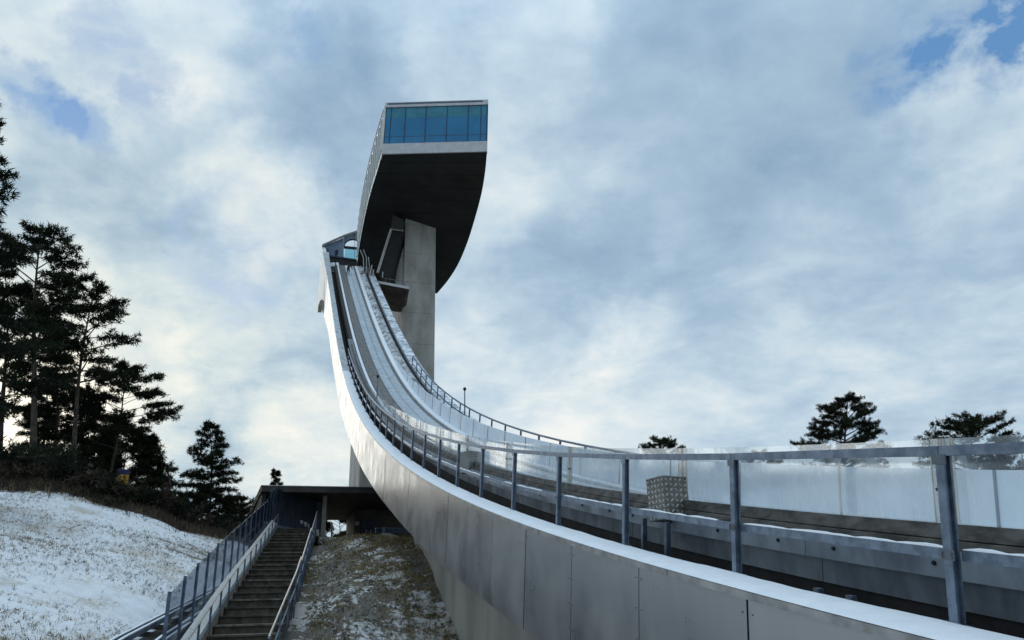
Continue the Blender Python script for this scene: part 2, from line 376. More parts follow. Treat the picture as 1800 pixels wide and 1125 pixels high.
def gzn(s, l): return gz(s, l)
# cover of snow (the ground's own patchiness): 1 snowfield, .4 gravel bank, 0 forest floor
bound = np.interp(LG, [-30, -10.5, -8.3, -7, -5.25, -3.9, -2.3], [33.5, 34.4, 35, 35.3, 35.6, 35.8, 37])
cov = np.clip((bound - SG) / 1.2 + .5, 0, 1) * .98
bank = (LG > np.interp(SG, [15, 40], [-.75, 1.2]))
cov = np.where(bank & (SG > 8), np.clip(.66 - (SG - 20) * .012 - np.clip((LG - 3.2) / 2.2, 0, 1) * .12, .05, .72), cov)
cov = np.where((SG < 10) | (SG > 60) | (np.abs(LG) > 40), .55, cov)
nS, nL = SG.shape
Vg = np.stack([-SG * ST + LG * CT, SG * CT + LG * ST, ZG], -1).reshape(-1, 3)
idx = np.arange(nS * nL).reshape(nS, nL)
q00, q10, q11, q01 = idx[:-1, :-1].ravel(), idx[1:, :-1].ravel(), idx[1:, 1:].ravel(), idx[:-1, 1:].ravel()
Tg = np.r_[np.c_[q00, q01, q11], np.c_[q00, q11, q10]]
def ground_mat():
    m = bpy.data.materials.new('snowy_hillside_ground'); m.use_nodes = True; t = m.node_tree; h = NT(t); b = t.nodes['Principled BSDF']
    tc = h.n('ShaderNodeTexCoord').outputs['Object']
    at = h.n('ShaderNodeAttribute', attribute_name='cover'); cvr = at.outputs['Fac']
    at2 = h.n('ShaderNodeAttribute', attribute_name='bank'); bk = at2.outputs['Fac']
    n1 = h.noise(tc, .55, 4); n2 = h.noise(tc, 2.6, 6, .65); n3 = h.noise(h.vm('MULTIPLY', tc, (1, 1, 1)), 11, 4, .6); n4 = h.noise(tc, 34, 3)
    msk = h.math('ADD', h.math('MULTIPLY', n1, .42), h.math('ADD', h.math('MULTIPLY', n2, .30), h.math('ADD', h.math('MULTIPLY', n3, .30), h.math('MULTIPLY', n4, .12))))
    mskb = h.math('ADD', h.math('MULTIPLY', n1, .55), h.math('ADD', h.math('MULTIPLY', n2, .48), h.math('MULTIPLY', n3, .14)))
    mf = h.n('ShaderNodeMix', data_type='FLOAT'); t.links.new(bk, mf.inputs[0]); t.links.new(msk, mf.inputs[2]); t.links.new(mskb, mf.inputs[3]); msk = mf.outputs[0]
    thr = h.math('SUBTRACT', .88, h.math('MULTIPLY', cvr, .48))
    sm = h.mr(h.math('SUBTRACT', msk, thr), -.03, .045)
    earth = h.mix(h.mr(n2, .35, .65), (.030, .024, .016, 1), (.11, .085, .05, 1))
    mossy = h.mix(h.mr(n3, .35, .65), (.08, .064, .028, 1), (.25, .19, .08, 1))
    grav = h.mix(h.mr(n4, .3, .7), (.085, .08, .072, 1), (.36, .34, .31, 1))
    bankc = h.mix(h.mr(h.math('ADD', h.math('MULTIPLY', n1, .6), h.math('MULTIPLY', n2, .4)), .42, .52), grav, mossy)
    base = h.mix(bk, earth, bankc)
    sn = h.mix(h.mr(n2, .3, .7), (.73, .76, .80, 1), (.86, .88, .90, 1))
    # dry grass shining through the thin snow
    sn = h.mix(h.math('MULTIPLY', h.mr(h.math('ADD', h.math('MULTIPLY', n1, .65), h.math('MULTIPLY', n3, .35)), .51, .61), .55), sn, (.42, .34, .23, 1))
    t.links.new(h.mix(sm, base, sn), b.inputs['Base Color']); b.inputs['Roughness'].default_value = .9; b.inputs['Specular IOR Level'].default_value = .2
    bp = h.n('ShaderNodeBump'); bp.inputs['Distance'].default_value = .05; bp.inputs['Strength'].default_value = .9
    t.links.new(h.math('ADD', h.math('MULTIPLY', n3, .6), h.math('ADD', h.math('MULTIPLY', n4, .4), h.math('MULTIPLY', sm, .3))), bp.inputs['Height']); t.links.new(bp.outputs[0], b.inputs['Normal'])
    return m
gmat = ground_mat()
go = fast_mesh('ground', Vg, Tg, gmat); tag(go, kind='structure'); go['label'] = 'snow-dusted hillside with patchy grass and a gravel bank beside the stairs'
go.data.polygons.foreach_set('use_smooth', [True] * len(go.data.polygons))
for nm, arr in (('cover', cov), ('bank', (bank & (SG > 8) & (SG < 60)).astype(float))):
    at = go.data.attributes.new(nm, 'FLOAT', 'POINT'); at.data.foreach_set('value', arr.ravel().astype(np.float32))

# ------------------------------------------------------------------ the inrun
jump = empty('ski_jump_inrun', W(0, 6, -1.3), 'long curved ski jump inrun clad in metal panels, sweeping up to the tower', 'ski jump')
PS = 1.77; PANEL0 = 5.18 - PS * 9
k = 0; u = PANEL0
while u < 94:
    a, b = u + .009, u + PS - .009
    us = urange(a, b, .6)
    off = .002 * ((k * 7) % 3 - 1)
    mb = sweep(MB(), us, lambda q: [(lo_at(q) + off, hb(q)), (lo_at(q) + .008 + off, hb(q)), (lo_at(q) + .008 + off, -.055), (lo_at(q) + off, -.055)])
    o = mb.build('cladding_panel', facade if (k * 5) % 4 else facade2, jump)
    if u < 16:
        rv = MB(); n, t = UN(u + .05)
        for hh in np.linspace(hb(u + .1) + .1, -.15, 5):
            for du in (.06, PS - .06): rv.box(P(u + du, LO + off - .003, hh), LAT * .003, n * .005, t * .005)
        rv.build('rivets', galv_dull, o, kind='stuff')
    u += PS; k += 1
# backing behind the joints, soffit, right-hand wall
us = urange(U0, UT, 1.2)
sweep(MB(), us, lambda q: [(lo_at(q) + .015, hb(q) + .02), (lo_at(q) + .10, hb(q) + .02), (lo_at(q) + .10, -.07), (lo_at(q) + .015, -.07)]).build('panel_backing', dark, jump)
sweep(MB(), us, lambda q: [(lo_at(q) + .02, hb(q) + .03), (RO, hb(q) + .03), (RO, hb(q) + .12), (lo_at(q) + .02, hb(q) + .12)]).build('soffit', dark, jump)
sweep(MB(), us, lambda q: [(RO - .05, hb(q) + .13), (RO, hb(q) + .13), (RO, -.06), (RO - .05, -.06)]).build('outer_wall', facade2, jump)
# left coping in lengths, with its edge trim
u = PANEL0 - .6; k = 0
while u < 112:
    b = min(u + 3.54, 117)
    sweep(MB(), urange(u + .006, b - .006, .6), lambda q: [(lo_at(q) - .022, -.052), (LI, -.052), (LI, 0), (lo_at(q) - .022, 0)]).build('coping', trim if u < 52 else frosted, jump)
    u += 3.54; k += 1
sweep(MB(), urange(U0, 117, 1.2), lambda q: [(LI - .05, -1.15), (LI, -1.15), (LI, -.056), (LI - .05, -.056)]).build('coping_inner_wall', dark, jump)
# snow lying on the left coping
us = urange(-4, 52.5, .16); mb = MB(); nc = 6
for i, q in enumerate(us):
    for j in range(nc + 1):
        l = LO - .012 + (LI - LO + .02) * j / nc
        e = 1 - abs(j / nc * 2 - 1) ** 4
        h = .004 + e * (.026 + .014 * mnoise.noise((q * .9, j * .8, 3))) + .006 * mnoise.noise((q * 4, j * 2, 8)) * e
        if j == nc: l += .02 * mnoise.noise((q * 2.5, 0, 4))
        mb.v.append(tuple(P(q, l, h)))
for i in range(len(us) - 1):
    for j in range(nc): mb.f.append((i * (nc + 1) + j, i * (nc + 1) + j + 1, (i + 1) * (nc + 1) + j + 1, (i + 1) * (nc + 1) + j))
mb.build('coping_snow', snow, jump, True)
# dark service gap and steelwork left of the tracks
sweep(MB(), urange(U0, UT, 1.2), rect(LI, 4.6, -1.2, -1.1)).build('gap_floor', dark, jump)
u = -8.6
while u < 60:
    o = sweep(MB(), urange(u + .004, u + 3.536, .6), [(3.99, .20), (4.34, .20), (4.34, .365), (3.99, .365)]).build('edge_beam', galv_dull, jump)
    if u < 18:
        bo = MB(); 
        for du in (.35, 1.3, 2.25, 3.2):
            n, t = UN(u + du); c = P(u + du, 3.99, .285)
            pts = [c - LAT * .016, c - LAT * .0]
            bo.tube([c + LAT * .002, c - LAT * .010], .016, 6); bo.tube([c - LAT * .010, c - LAT * .020], .008, 6)
        bo.build('bolts', dark, o, kind='stuff')
    sweep(MB(), urange(u + .004, u + 3.536, .6), [(4.14, .0), (4.16, .0), (4.16, .198), (4.14, .198)]).build('side_plate', galv_dull, jump)
    u += 3.54
sweep(MB(), urange(U0, UT, 1.2), rect(4.17, 4.40, -1.09, .19)).build('beam_core', dark, jump)
sweep(MB(), urange(U0, 60, .9), lambda q: [(4.08, .366), (4.15, .366), (4.15, .43), (4.08, .42)]).build('kick_board', timber, jump)
sweep(MB(), urange(U0, 60, .9), rect(4.10, 4.152, .432, .525)).build('upper_kick_board', timber, jump)
# brackets near the camera
for q in (4.9, 5.25):
    MB().bar(P(q, 3.86, -.12), P(q, 3.86, .0), .05, .06).build('bracket', galv, jump)
MB().bar(P(4.86, 3.86, -.11), P(5.29, 3.86, -.11), .05, .02).build('bracket', galv, jump)
for q in (8.15, 7.6):
    MB().bar(P(q, 3.84, -.25), P(q, 3.84, .30), .05, .05).build('bracket', navy_steel, jump)
# bed and tracks
us = urange(U0, UT, .9)
sweep(MB(), us, rect(4.41, 7.75, .05, .145)).build('track_bed', gritty, jump)
sweep(MB(), us, rect(4.45, 4.62, .147, .23)).build('snow_edge', snow, jump)
sweep(MB(), us, rect(4.72, 5.34, .147, .17)).build('grit_strip', gritty, jump)
def lane(l0, l1, name):
    xs = []
    gw, gd = .13, .035; c = (l0 + l1) / 2
    for gl in (c - .17, c + .17): xs += [(gl - gw / 2, .20), (gl - gw / 2 + .01, .20 - gd), (gl + gw / 2 - .01, .20 - gd), (gl + gw / 2, .20)]
    u = U0; 
    while u < UT - .1:
        e = min(u + 7.08, UT)
        sweep(MB(), urange(u + .012, e - .012, .9), [(l0, .147), (l1, .147), (l1, .20)] + xs[::-1] + [(l0, .20)]).build(name, icy, jump); u += 7.08
lane(5.40, 5.89, 'track_lane'); lane(5.92, 6.41, 'track_lane')
sweep(MB(), us, rect(6.43, 6.63, .147, .165)).build('grit_strip', gritty, jump)
sweep(MB(), us, rect(6.65, 6.97, .147, .22)).build('snow_edge', snow, jump)
# broken snow along the right of the upper tracks
us2 = urange(44, UT, .35); mb = MB(); nc = 7
for i, q in enumerate(us2):
    for j in range(nc + 1):
        f = j / nc; e = math.sin(math.pi * min(1, max(0, f)))
        h = .16 + e * (.16 + .26 * mnoise.noise((q * .37, f * 2.2, 3)) + .16 * mnoise.noise((q * 1.3, f * 4, 16)) + .1 * mnoise.noise((q * 2.3, f * 7, 6)))
        mb.v.append(tuple(P(q, 7.0 + .68 * f + .06 * mnoise.noise((q * 1.5, f, 11)) * (f > .5), max(.13, h))))
for i in range(len(us2) - 1):
    for j in range(nc): mb.f.append((i * (nc + 1) + j, i * (nc + 1) + j + 1, (i + 1) * (nc + 1) + j + 1, (i + 1) * (nc + 1) + j))
mb.build('broken_snow', roughsnow, jump)
# right coping
u = U0
while u < 100:
    sweep(MB(), urange(u + .006, u + 3.534, .6), [(RRL + .03, -.05), (RO + .02, -.05), (RO + .02, 0), (RRL + .03, 0)]).build('coping', trim, jump); u += 3.54
sweep(MB(), urange(U0, 97, .5), lambda q: [(RRL + .08, .002), (RO - .04, .002), (RO - .06, .05 + .012 * mnoise.noise((q, 1, 2))), (RRL + .12, .05 + .012 * mnoise.noise((q, 5, 2)))]).build('coping_snow', patchsnow, jump)
sweep(MB(), urange(U0, UT, 1.2), rect(RRL - .02, RRL + .028, -1.09, -.055)).build('coping_inner_wall', dark, jump)
sweep(MB(), urange(44, 98, 1.2), rect(RRL - .06, RRL - .025, -.75, .04)).build('inner_upstand', galv_dull, jump)
sweep(MB(), urange(U0, UT, 1.2), rect(7.75, RRL - .05, -1.2, -1.1)).build('gap_floor', dark, jump)
# concrete web carrying the lower end and the pier further up
mb = MB(); us = urange(U0, 31, 1.5)
for (l0, l1) in ((5.0, 7.1),):
    k = len(mb.v)
    for q in us:
        t0 = P(q, l0, hb(q) + .01); t1 = P(q, l1, hb(q) + .01)
        mb.v += [tuple(t0), tuple(t1), (t1.x, t1.y, -5.), (t0.x, t0.y, -5.)]
    for i in range(len(us) - 1):
        for j in range(4): mb.f.append((k + i * 4 + j, k + i * 4 + (j + 1) % 4, k + (i + 1) * 4 + (j + 1) % 4, k + (i + 1) * 4 + j))
    mb.f.append((k, k + 1, k + 2, k + 3)); e = k + (len(us) - 1) * 4; mb.f.append((e + 3, e + 2, e + 1, e))
mb.build('concrete_web', concrete2, jump)
zt = float(np.interp(58, GS, GZ)) - 2.4; zt2 = float(np.interp(67, GS, GZ)) - 2.4
MB().hexa([W(57.8, 5.3, 0), W(57.8, 7.6, 0), W(67, 7.6, 0), W(67, 5.3, 0), W(57.8, 5.3, zt), W(57.8, 7.6, zt), W(67, 7.6, zt2), W(67, 5.3, zt2)]).build('concrete_pier', concrete, jump)
# tall side wing at the top of the left cladding
wing_px = [(572, 551, 87), (571.5, 538, 88.5), (569, 529, 91), (566, 525.5, 93.5), (562.5, 528, 97), (559.5, 537, 100), (558.5, 549, 102.5), (556.5, 548, 104), (557.5, 530, 104.3), (561, 490, 104.3), (566, 434.5, 104.3)]
low = [pxS(*q) for q in wing_px]
topu = [116.5, 110, 104, 98, 93.5]
top = [P(q, lo_at(q), -.05) for q in topu]
poly = low + top[1:] + [P(93.5, lo_at(93.5), hb(93.5) + .05)]
MB().prism(poly, LAT * .5).build('side_wing', white_metal, jump)

# railings ------------------------------------------------------------------
def railing(name, l, hr, ulist, label, snowy=True, outside=-1):
    root = empty(name, P(ulist[0], l, 0), label, 'railing')
    up = None
    for i, q in enumerate(ulist):
        n, t = UN(q); a = P(q, l, -.06); b = P(q, l, hr - .055)
        m = MB(); c = (a + b) / 2; hh = (b - a) / 2
        m.box(c + LAT * outside * .022, LAT * .006, t * .030, hh); m.box(c, LAT * .016, t * .008, hh); m.box(c - LAT * outside * .022, LAT * .006, t * .030, hh)
        m.box(P(q, l, .008), LAT * .05, t * .06, n * .006)
        po_ = m.build('post', galv, root)
        if q < 16 and outside < 0:
            cl_ = MB()
            for hh in (.385, hr - .075): cl_.box(P(q, l, hh) + LAT * outside * .031, LAT * .003, t * .05, n * .028)
            for hh in (.375, .395):
                for dt in (-.032, .032): cl_.tube([P(q + dt, l + outside * .033, hh), P(q + dt, l + outside * .042, hh)], .007, 6)
            for dt in (-.045, .045): cl_.tube([P(q + dt, l + outside * .035, .012), P(q + dt, l + outside * .035, .03)], .009, 6)
            cl_.build('clamps', galv_dull, po_, kind='stuff')
    ends = [ulist[0] - 1.1] + list(ulist) + [ulist[-1] + 1.1] if ulist[0] < 5 else list(ulist)
    for i in range(len(ends) - 1):
        a, b = ends[i] + .003, ends[i + 1] - .003
        n, _ = UN((a + b) / 2)
        MB().bar(P(a, l, hr - .027), P(b, l, hr - .027), .062, .056, n).build('top_rail', galv, root)
        o = MB().bar(P(a + .05, l + outside * -.03, .385), P(b - .05, l + outside * -.03, .385), .03, .06, n).build('mid_rail', galv, root)
        if snowy:
            mb = MB(); x = a + .06; kk = 0
            while x < b - .25:
                w_ = .25 + .5 * random.random()
                if random.random() < .75:
                    e = min(x + w_, b - .06); st = max(3, int((e - x) / .07)); row = []
                    for i2 in range(st + 1):
                        uu = x + (e - x) * i2 / st; hh = .006 + .013 * math.sin(math.pi * i2 / st) ** .5 * (.6 + .4 * random.random())
                        row.append((uu, hh))
                    k0 = len(mb.v); lc = l + outside * -.03
                    for uu, hh in row:
                        for (dl, h2) in ((-.014, .4155), (-.010, .4155 + hh * .8), (.008, .4155 + hh), (.015, .4155)): mb.v.append(tuple(P(uu, lc + dl, h2)))
                    for i2 in range(st):
                        for j in range(3): mb.f.append((k0 + i2 * 4 + j, k0 + i2 * 4 + j + 1, k0 + (i2 + 1) * 4 + j + 1, k0 + (i2 + 1) * 4 + j))
                x += w_
            if mb.v: mb.build('snow_crust', snow, o, True, kind='stuff')
    return root
LP = [3.76 + 2.2 * i for i in range(-2, 24)]
railing('steel_railing', LI - .035, .985, LP, 'galvanised steel railing with mid rail along the near left edge of the inrun')
RP = [18.64 + 2.13 * i for i in range(-4, 18)]
railing('steel_railing', RRL + .0, .83, RP, 'dark steel railing along the far right edge of the inrun', False, 1)

# clear barrier on the left, frosted boards on the right --------------------
bar_l = empty('clear_side_barrier', P(4, 4.17, .37), 'scratched clear plastic side barrier between the near railing and the icy tracks', 'barrier')
u = 4.31 - 3.54 * 3
while u < 52:
    e = u + 3.54
    def top_h(q): return 1.07 if q < 30 else 1.07 - min(.55, (q - 30) * .03)
    n, _ = UN(u + 1.7)
    us = urange(u + .01, e - .01, .6)
    sweep(MB(), us, lambda q: [(4.190, .37), (4.200, .37), (4.200, top_h(q)), (4.190, top_h(q))]).build('clear_sheet', perspex, bar_l)
    js = sweep(MB(), [e - .10, e + .10], lambda q: [(4.158, .53), (4.164, .53), (4.164, top_h(q)), (4.158, top_h(q))]).build('joint_strip', rustg, bar_l)
    mb = MB()
    for du in (-.085, -.012, .012, .085): mb.bar(P(e + du, 4.153, .38), P(e + du, 4.153, top_h(e)), .004, .004 if abs(du) > .05 else .006)
    mb.build('strip_edges', rustm, js, kind='stuff')
    if u < 20:
        mb = MB()
        for du, hh in ((-.055, .74), (.0, .74), (.05, .74), (-.05, .45), (.05, .45)):
            c = P(e + du, 4.152, hh); mb.tube([c + LAT * .004, c - LAT * .010], .010, 6)
        mb.build('bolts', dark, js, kind='stuff')
    u = e
bar_r = empty('frosted_side_barrier', P(30, 7.0, .15), 'row of frosted white boards edging the right side of the tracks', 'barrier')
u = U0
while u < 57:
    e = u + 2.36
    th = lambda q: (.86 + .06 * max(0, min(1, (18 - q) / 8))) if q < 40 else .86 - (q - 40) * .034
    sweep(MB(), urange(u + .012, e - .012, .6), lambda q: [(6.99, .15), (7.02, .15), (7.02, th(q)), (6.99, th(q))]).build('board', board, bar_r)
    mb = MB(); mb.bar(P(e, 6.985, .15), P(e, 6.985, th(e)), .015, .03); mb.build('joint_strip', rustm if int(u) % 3 == 0 else galv_dull, bar_r)
    u = e
# checker-plate boxes
def checker(u, l, h0, a_, sh, label):
    root = empty('checker_plate_box', P(u, l, h0), label, 'box', 'metal boxes along the railing')
    up = Vector((0, 0, 1)); c = P(u, l, h0) + up * sh / 2
    v_ = -Vector((c.x, c.y, 0)).normalized(); rgt = (-v_).cross(up)
    n_r = v_ * math.cos(R(37)) + rgt * math.sin(R(37)); n_l = v_ * math.cos(R(53)) - rgt * math.sin(R(53))
    MB().box(c, n_r * a_ / 2, n_l * a_ / 2, up * sh / 2).build('case', mat('checker_plate_aluminium', (.19, .185, .175), .5, .4, .12, 4), root)
    MB().box(c + up * (sh / 2 + .005), n_r * (a_ / 2 + .008), n_l * (a_ / 2 + .008), up * .005).build('lid', trim, root)
    mb = MB()
    for (nrm, hor) in ((n_r, n_l), (n_l, n_r)):
        ny = 8; nx = 5
        for iy in range(ny):
            for ix in range(nx):
                a = (ix + .5) / nx * a_ - a_ / 2; b = (iy + .5) / ny * sh - sh / 2
                ang = .785 if (ix + iy) % 2 else -.785
                ax = hor * math.cos(ang) + up * math.sin(ang); ay = -hor * math.sin(ang) + up * math.cos(ang)
                q = c + nrm * a_ / 2 + hor * a + up * b
                mb.add([q + ax * .030, q + ay * .015, q - ax * .030, q - ay * .015, q + nrm * .005 + ax * .012, q + nrm * .005 - ax * .012], [(0, 1, 4), (1, 2, 5, 4), (2, 3, 5), (3, 0, 4, 5)])
    mb.build('tread_pattern', mat('polished_tread', (.50, .475, .43), .4, .4, .1, 4), root, kind='stuff')
checker(7.85, 4.0, .30, .31, .44, 'checker-plate metal box behind the railing, the large near one')
checker(17.6, 4.06, .26, .34, .46, 'small checker-plate metal box behind the railing, further up the curve')
def mast(u, l, h0, h1, label, r=.03):
    root = empty('slim_mast', P(u, l, h0), label, 'mast', 'slim masts beside the tracks')
    a = P(u, l, h0); b = a + Vector((0, 0, h1 - h0))
    MB().tube([a, b], [r, r * .7], 8).build('pole', navy_steel, root)
    MB().tube([b, b + Vector((0, 0, .06)), b + Vector((0, 0, .14)), b + Vector((0, 0, .18))], [r * .8, r * 2.2, r * 2.2, r * .8], 8).build('sensor_head', dark, root)
mast(36.2, 8.0, -.02, 1.62, 'slim tall mast with dark head beside the right railing', .035)
mast(41.2, 4.36, .15, 1.5, 'short slim mast with dark head at the left edge of the tracks', .03)

# ------------------------------------------------------------------ tower
tower = empty('ski_jump_tower', W(88, 14, 3.5), 'concrete ski jump tower with a black cobra-shaped head and blue panoramic windows', 'tower')
A = pxY(710, 490, 90.)
Bv = None
for wv in np.linspace(1, 9, 400):
    q = A + LAT * wv
    c = q; v_ = (c.x * cx.x + c.y * cx.y + c.z * cx.z) / (c.dot(fwd)) * F_PX + 900
    if v_ >= 765: Bv = wv; break
AX = W(1, 0, 0)
z = 2.; k = 0
while z < 49:
    e = min(z + 4.1, 49.5)
    a = Vector((A.x, A.y, 0))
    lo_, hi_ = z + .012, e - .012
    pts = [a, a + LAT * Bv, a + LAT * Bv + AX * 10.5, a + AX * 10.5]
    MB().hexa([q + Vector((0, 0, lo_)) for q in pts] + [q + Vector((0, 0, hi_)) for q in pts]).build('concrete_lift', concrete, tower)
    z = e; k += 1
ins = [Vector((A.x, A.y, 0)) + LAT * .03 + AX * .03, Vector((A.x, A.y, 0)) + LAT * (Bv - .03) + AX * .03, Vector((A.x, A.y, 0)) + LAT * (Bv - .03) + AX * 8.4, Vector((A.x, A.y, 0)) + LAT * .03 + AX * 8.4]
MB().hexa([q + Vector((0, 0, 2)) for q in ins] + [q + Vector((0, 0, 49)) for q in ins]).build('shaft_core', dark, tower)
# head
rows = [((671, 272), (856, 267.5), 76.3), ((663.5, 299), (853, 301), 80), ((653, 333), (846.5, 340), 85), ((643.5, 370), (836, 380), 89), ((636.5, 405), (822, 425), 92.5), ((631, 437), (806, 463), 95), ((627, 470), (788, 492), 97), ((624, 500), (768, 516), 98.5)]
roof = [(678, 182), (669.3, 213), (658.5, 250), (647.5, 293), (639, 333), (632.5, 372), (629, 402)]
ll = [pxY(*r[0], r[2]) for r in rows]; rl = [pxY(*r[1], r[2]) for r in rows]
TL = pxY(678, 182, 76.0); TRr = pxY(858, 176.5, 76.0)
rT = [pxY(x, y, rows[i][2] - (.3 if i == 0 else 0)) for i, (x, y) in enumerate(roof)]
# refine rows with a smooth curve
def smooth(pts, n=5):
    o = []; m = len(pts)
    for i in range(m - 1):
        p0, p1, p2, p3 = pts[max(0, i - 1)], pts[i], pts[i + 1], pts[min(m - 1, i + 2)]
        for j in range(n):
            t = j / n; o.append(.5 * ((2 * p1) + (p2 - p0) * t + (2 * p0 - 5 * p1 + 4 * p2 - p3) * t * t + (3 * p1 - p0 - 3 * p2 + p3) * t ** 3))
    return o + [pts[-1]]
Ls, Rs, Ts = smooth(ll), smooth(rl), smooth(rT)
mb = MB(); n = len(Ls)
for a, b in zip(Ls, Rs):
    for j in range(9): mb.v.append(tuple(a.lerp(b, j / 8)))
for i in range(n - 1):
    for j in range(8): mb.f.append((i * 9 + j, i * 9 + j + 1, (i + 1) * 9 + j + 1, (i + 1) * 9 + j))
und = mb.build('underside', blackpanel, tower, True)
# faint panel joints of the soffit (raised cover strips)
mb = MB()
for j in range(1, 8):
    pts = [a.lerp(b, j / 8) - Vector((0, .01, .015)) for a, b in zip(Ls, Rs)]
    for q in range(0, len(pts) - 1): mb.bar(pts[q], pts[q + 1], .03, .02)
for i in range(3, n - 1, 3): mb.bar(Ls[i].lerp(Rs[i], .01) - Vector((0, .01, .015)), Ls[i].lerp(Rs[i], .99) - Vector((0, .01, .015)), .03, .02)
mb.build('cover_strips', blackpanel, und, kind='stuff')
# right wall, roof, back
zr = TRr.z
rtop = [Vector((q.x, q.y, zr - (zr - rl[-1].z - 3) * min(1, max(0, (i / (n - 1) - .2) / .8)) ** 2)) for i, q in enumerate(Rs)]
mb = MB()
for i in range(n): mb.v += [tuple(Rs[i]), tuple(rtop[i])]
for i in range(n - 1): mb.f.append((2 * i, 2 * i + 1, 2 * i + 3, 2 * i + 2))
mb.build('side_wall', blackpanel, tower)
nt = len(Ts); mb = MB()
for i in range(nt): mb.v += [tuple(Ts[i]), tuple(rtop[min(i, n - 1)])]
for i in range(nt - 1): mb.f.append((2 * i, 2 * i + 1, 2 * i + 3, 2 * i + 2))
mb.build('roof', white_metal, tower)
mb = MB(); mb.add([Ts[-1], Ls[nt - 1], Ls[-1], Rs[-1], rtop[-1]], [(0, 1, 2, 3, 4)]); mb.build('back_wall', blackpanel, tower)
# left wall: mullions, glass panes, edge bands
def lw(i, f): return Ls[i].lerp(Ts[i], f)
nrm_l = -LAT
for i in range(0, nt - 1, 2):
    def lx(f, q): return lw(i, f).lerp(lw(min(i + 2, nt - 1), f), q)
    MB().prism([lx(.10, .10), lx(.10, .90), lx(.93, .90), lx(.93, .10)], LAT * .12).build('side_pane', pale_glass, tower)
    MB().bar(lx(.09, 0) - LAT * .04, lx(.94, 0) - LAT * .04, .22, .22, AX).build('mullion', white_metal, tower)
for f0, f1, nm in ((0, .09, 'lower_band'), (.94, 1., 'eaves_band')):
    mb = MB()
    for i in range(nt - 1): mb.prism([lw(i, f0), lw(i + 1, f0), lw(i + 1, f1), lw(i, f1)], LAT * .15 - LAT * .03)
    mb.build(nm, white_metal, tower)
mb = MB()
for i in range(nt - 1): mb.prism([lw(i, .02) + LAT * .2, lw(i + 1, .02) + LAT * .2, lw(i + 1, .98) + LAT * .2, lw(i, .98) + LAT * .2], LAT * .05)
mb.build('inner_lining', white_band, tower)
# wall below the end of the left glazing
mb = MB(); mb.add(Ls[nt - 1:] + [Ts[-1]], [tuple(range(len(Ls) - nt + 2))]); mb.build('neck_wall', blackpanel, tower)
# roof rail on the left
rr_ = MB()
for i in range(3, nt): rr_.bar(Ts[i], Ts[i] + Vector((0, 0, .5)), .06, .06)
for i in range(3, nt - 1):
    for hh in (.5, .25): rr_.bar(Ts[i] + Vector((0, 0, hh)), Ts[i + 1] + Vector((0, 0, hh)), .05, .05)
rr_.build('roof_rail', navy_steel, tower)
# front: fascia, panes, lower band
BL, BR = ll[0], rl[0]
def fr(a, b): return (BL.lerp(BR, a)).lerp(TL.lerp(TRr, a), b)
FN = Vector((0, -1, 0))
def fquad(a0, a1, b0, b1, d0, d1): return MB().prism([fr(a0, b0) + FN * d0, fr(a1, b0) + FN * d0, fr(a1, b1) + FN * d0, fr(a0, b1) + FN * d0], FN * (d1 - d0))
fquad(0, 1, .905, 1., 0, .18).build('upper_fascia', white_band, tower)
fquad(.02, .95, .955, .985, .181, .195).build('fascia_louvre', navy_steel, tower)
fquad(0, 1, 0, .195, 0, .18).build('lower_fascia', white_band, tower)
br = [0.012, .063, .203, .402, .606, .811, .934, .992]
for a, b in zip(br[:-1], br[1:]):
    p_ = fquad(a + .003, b - .003, .20, .90, .02, .05).build('pane', bluepane, tower)
    fquad(a + .008, b - .008, .70, .893, .051, .056).build('blind', blindm, p_)
for a in br: fquad(a - .003, a + .003, .196, .904, .0, .10).build('mullion', navy, tower)
fquad(.005, .995, .1955, .205, .0, .09).build('sill', navy, tower)
fquad(.02, .98, .335, .342, .052, .07).build('window_rail', navy_steel, tower)
fquad(0, 1, .0, 1., -.4, -.35).build('front_lining', dark, tower)
# inclined stair chute beside the shaft
Yc = 89.0
c0, c1, c2, c3 = pxY(688, 403, Yc), pxY(709, 406, Yc), pxY(686, 489, Yc - 1), pxY(664, 480, Yc - 1)
MB().prism([c0, c1, c2, c3], Vector((0, 2.2, 0))).build('stair_chute', dark, tower)
mb = MB(); mb.bar(c3 + FN * .1, c0 + FN * .1, .25, .25); mb.bar(c0 + FN * .1, c1 + FN * .1, .22, .22); mb.build('chute_edge', concrete, tower)
d0, d1 = pxY(690, 377, Yc - .5), pxY(709, 386, Yc - .5)
MB().prism([d0, d1, c1 + FN * .3, c0 + FN * .3], Vector((0, 2., 0))).build('chute_head', blackpanel, tower)
# landing platform
Yp = 86.
t0, t1, t2 = pxY(656, 492, Yp), pxY(719.5, 504, Yp - 1), pxY(713, 523, Yp + .5)
back = Vector((-1.2, 6.0, .0))
plat = MB(); thick = Vector((0, 0, -.32))
plat.hexa([t0 + thick, t1 + thick, t1 + back + thick, t0 + back + thick, t0, t1, t1 + back, t0 + back]); po = plat.build('platform', white_band, tower)
u0_ = pxY(672, 520, Yp + 2); u1_ = pxY(712, 524, Yp + 1.)
MB().hexa([u0_, u1_, u1_ + back * .8, u0_ + back * .8, t0 + thick * 1.02, t1 + thick * 1.02, t1 + back + thick * 1.02, t0 + back + thick * 1.02]).build('platform_soffit', hallwall, po)
mb = MB()
for f in (.35, .62, .9):
    q = t0.lerp(t1, f) + back * .2; mb.bar(q, q + Vector((0, 0, 1.05)), .06, .06)
mb.bar(t0.lerp(t1, .35) + back * .2 + Vector((0, 0, 1.05)), t0.lerp(t1, .9) + back * .2 + Vector((0, 0, 1.05)), .06, .06)
mb.build('platform_rail', navy_steel, po)
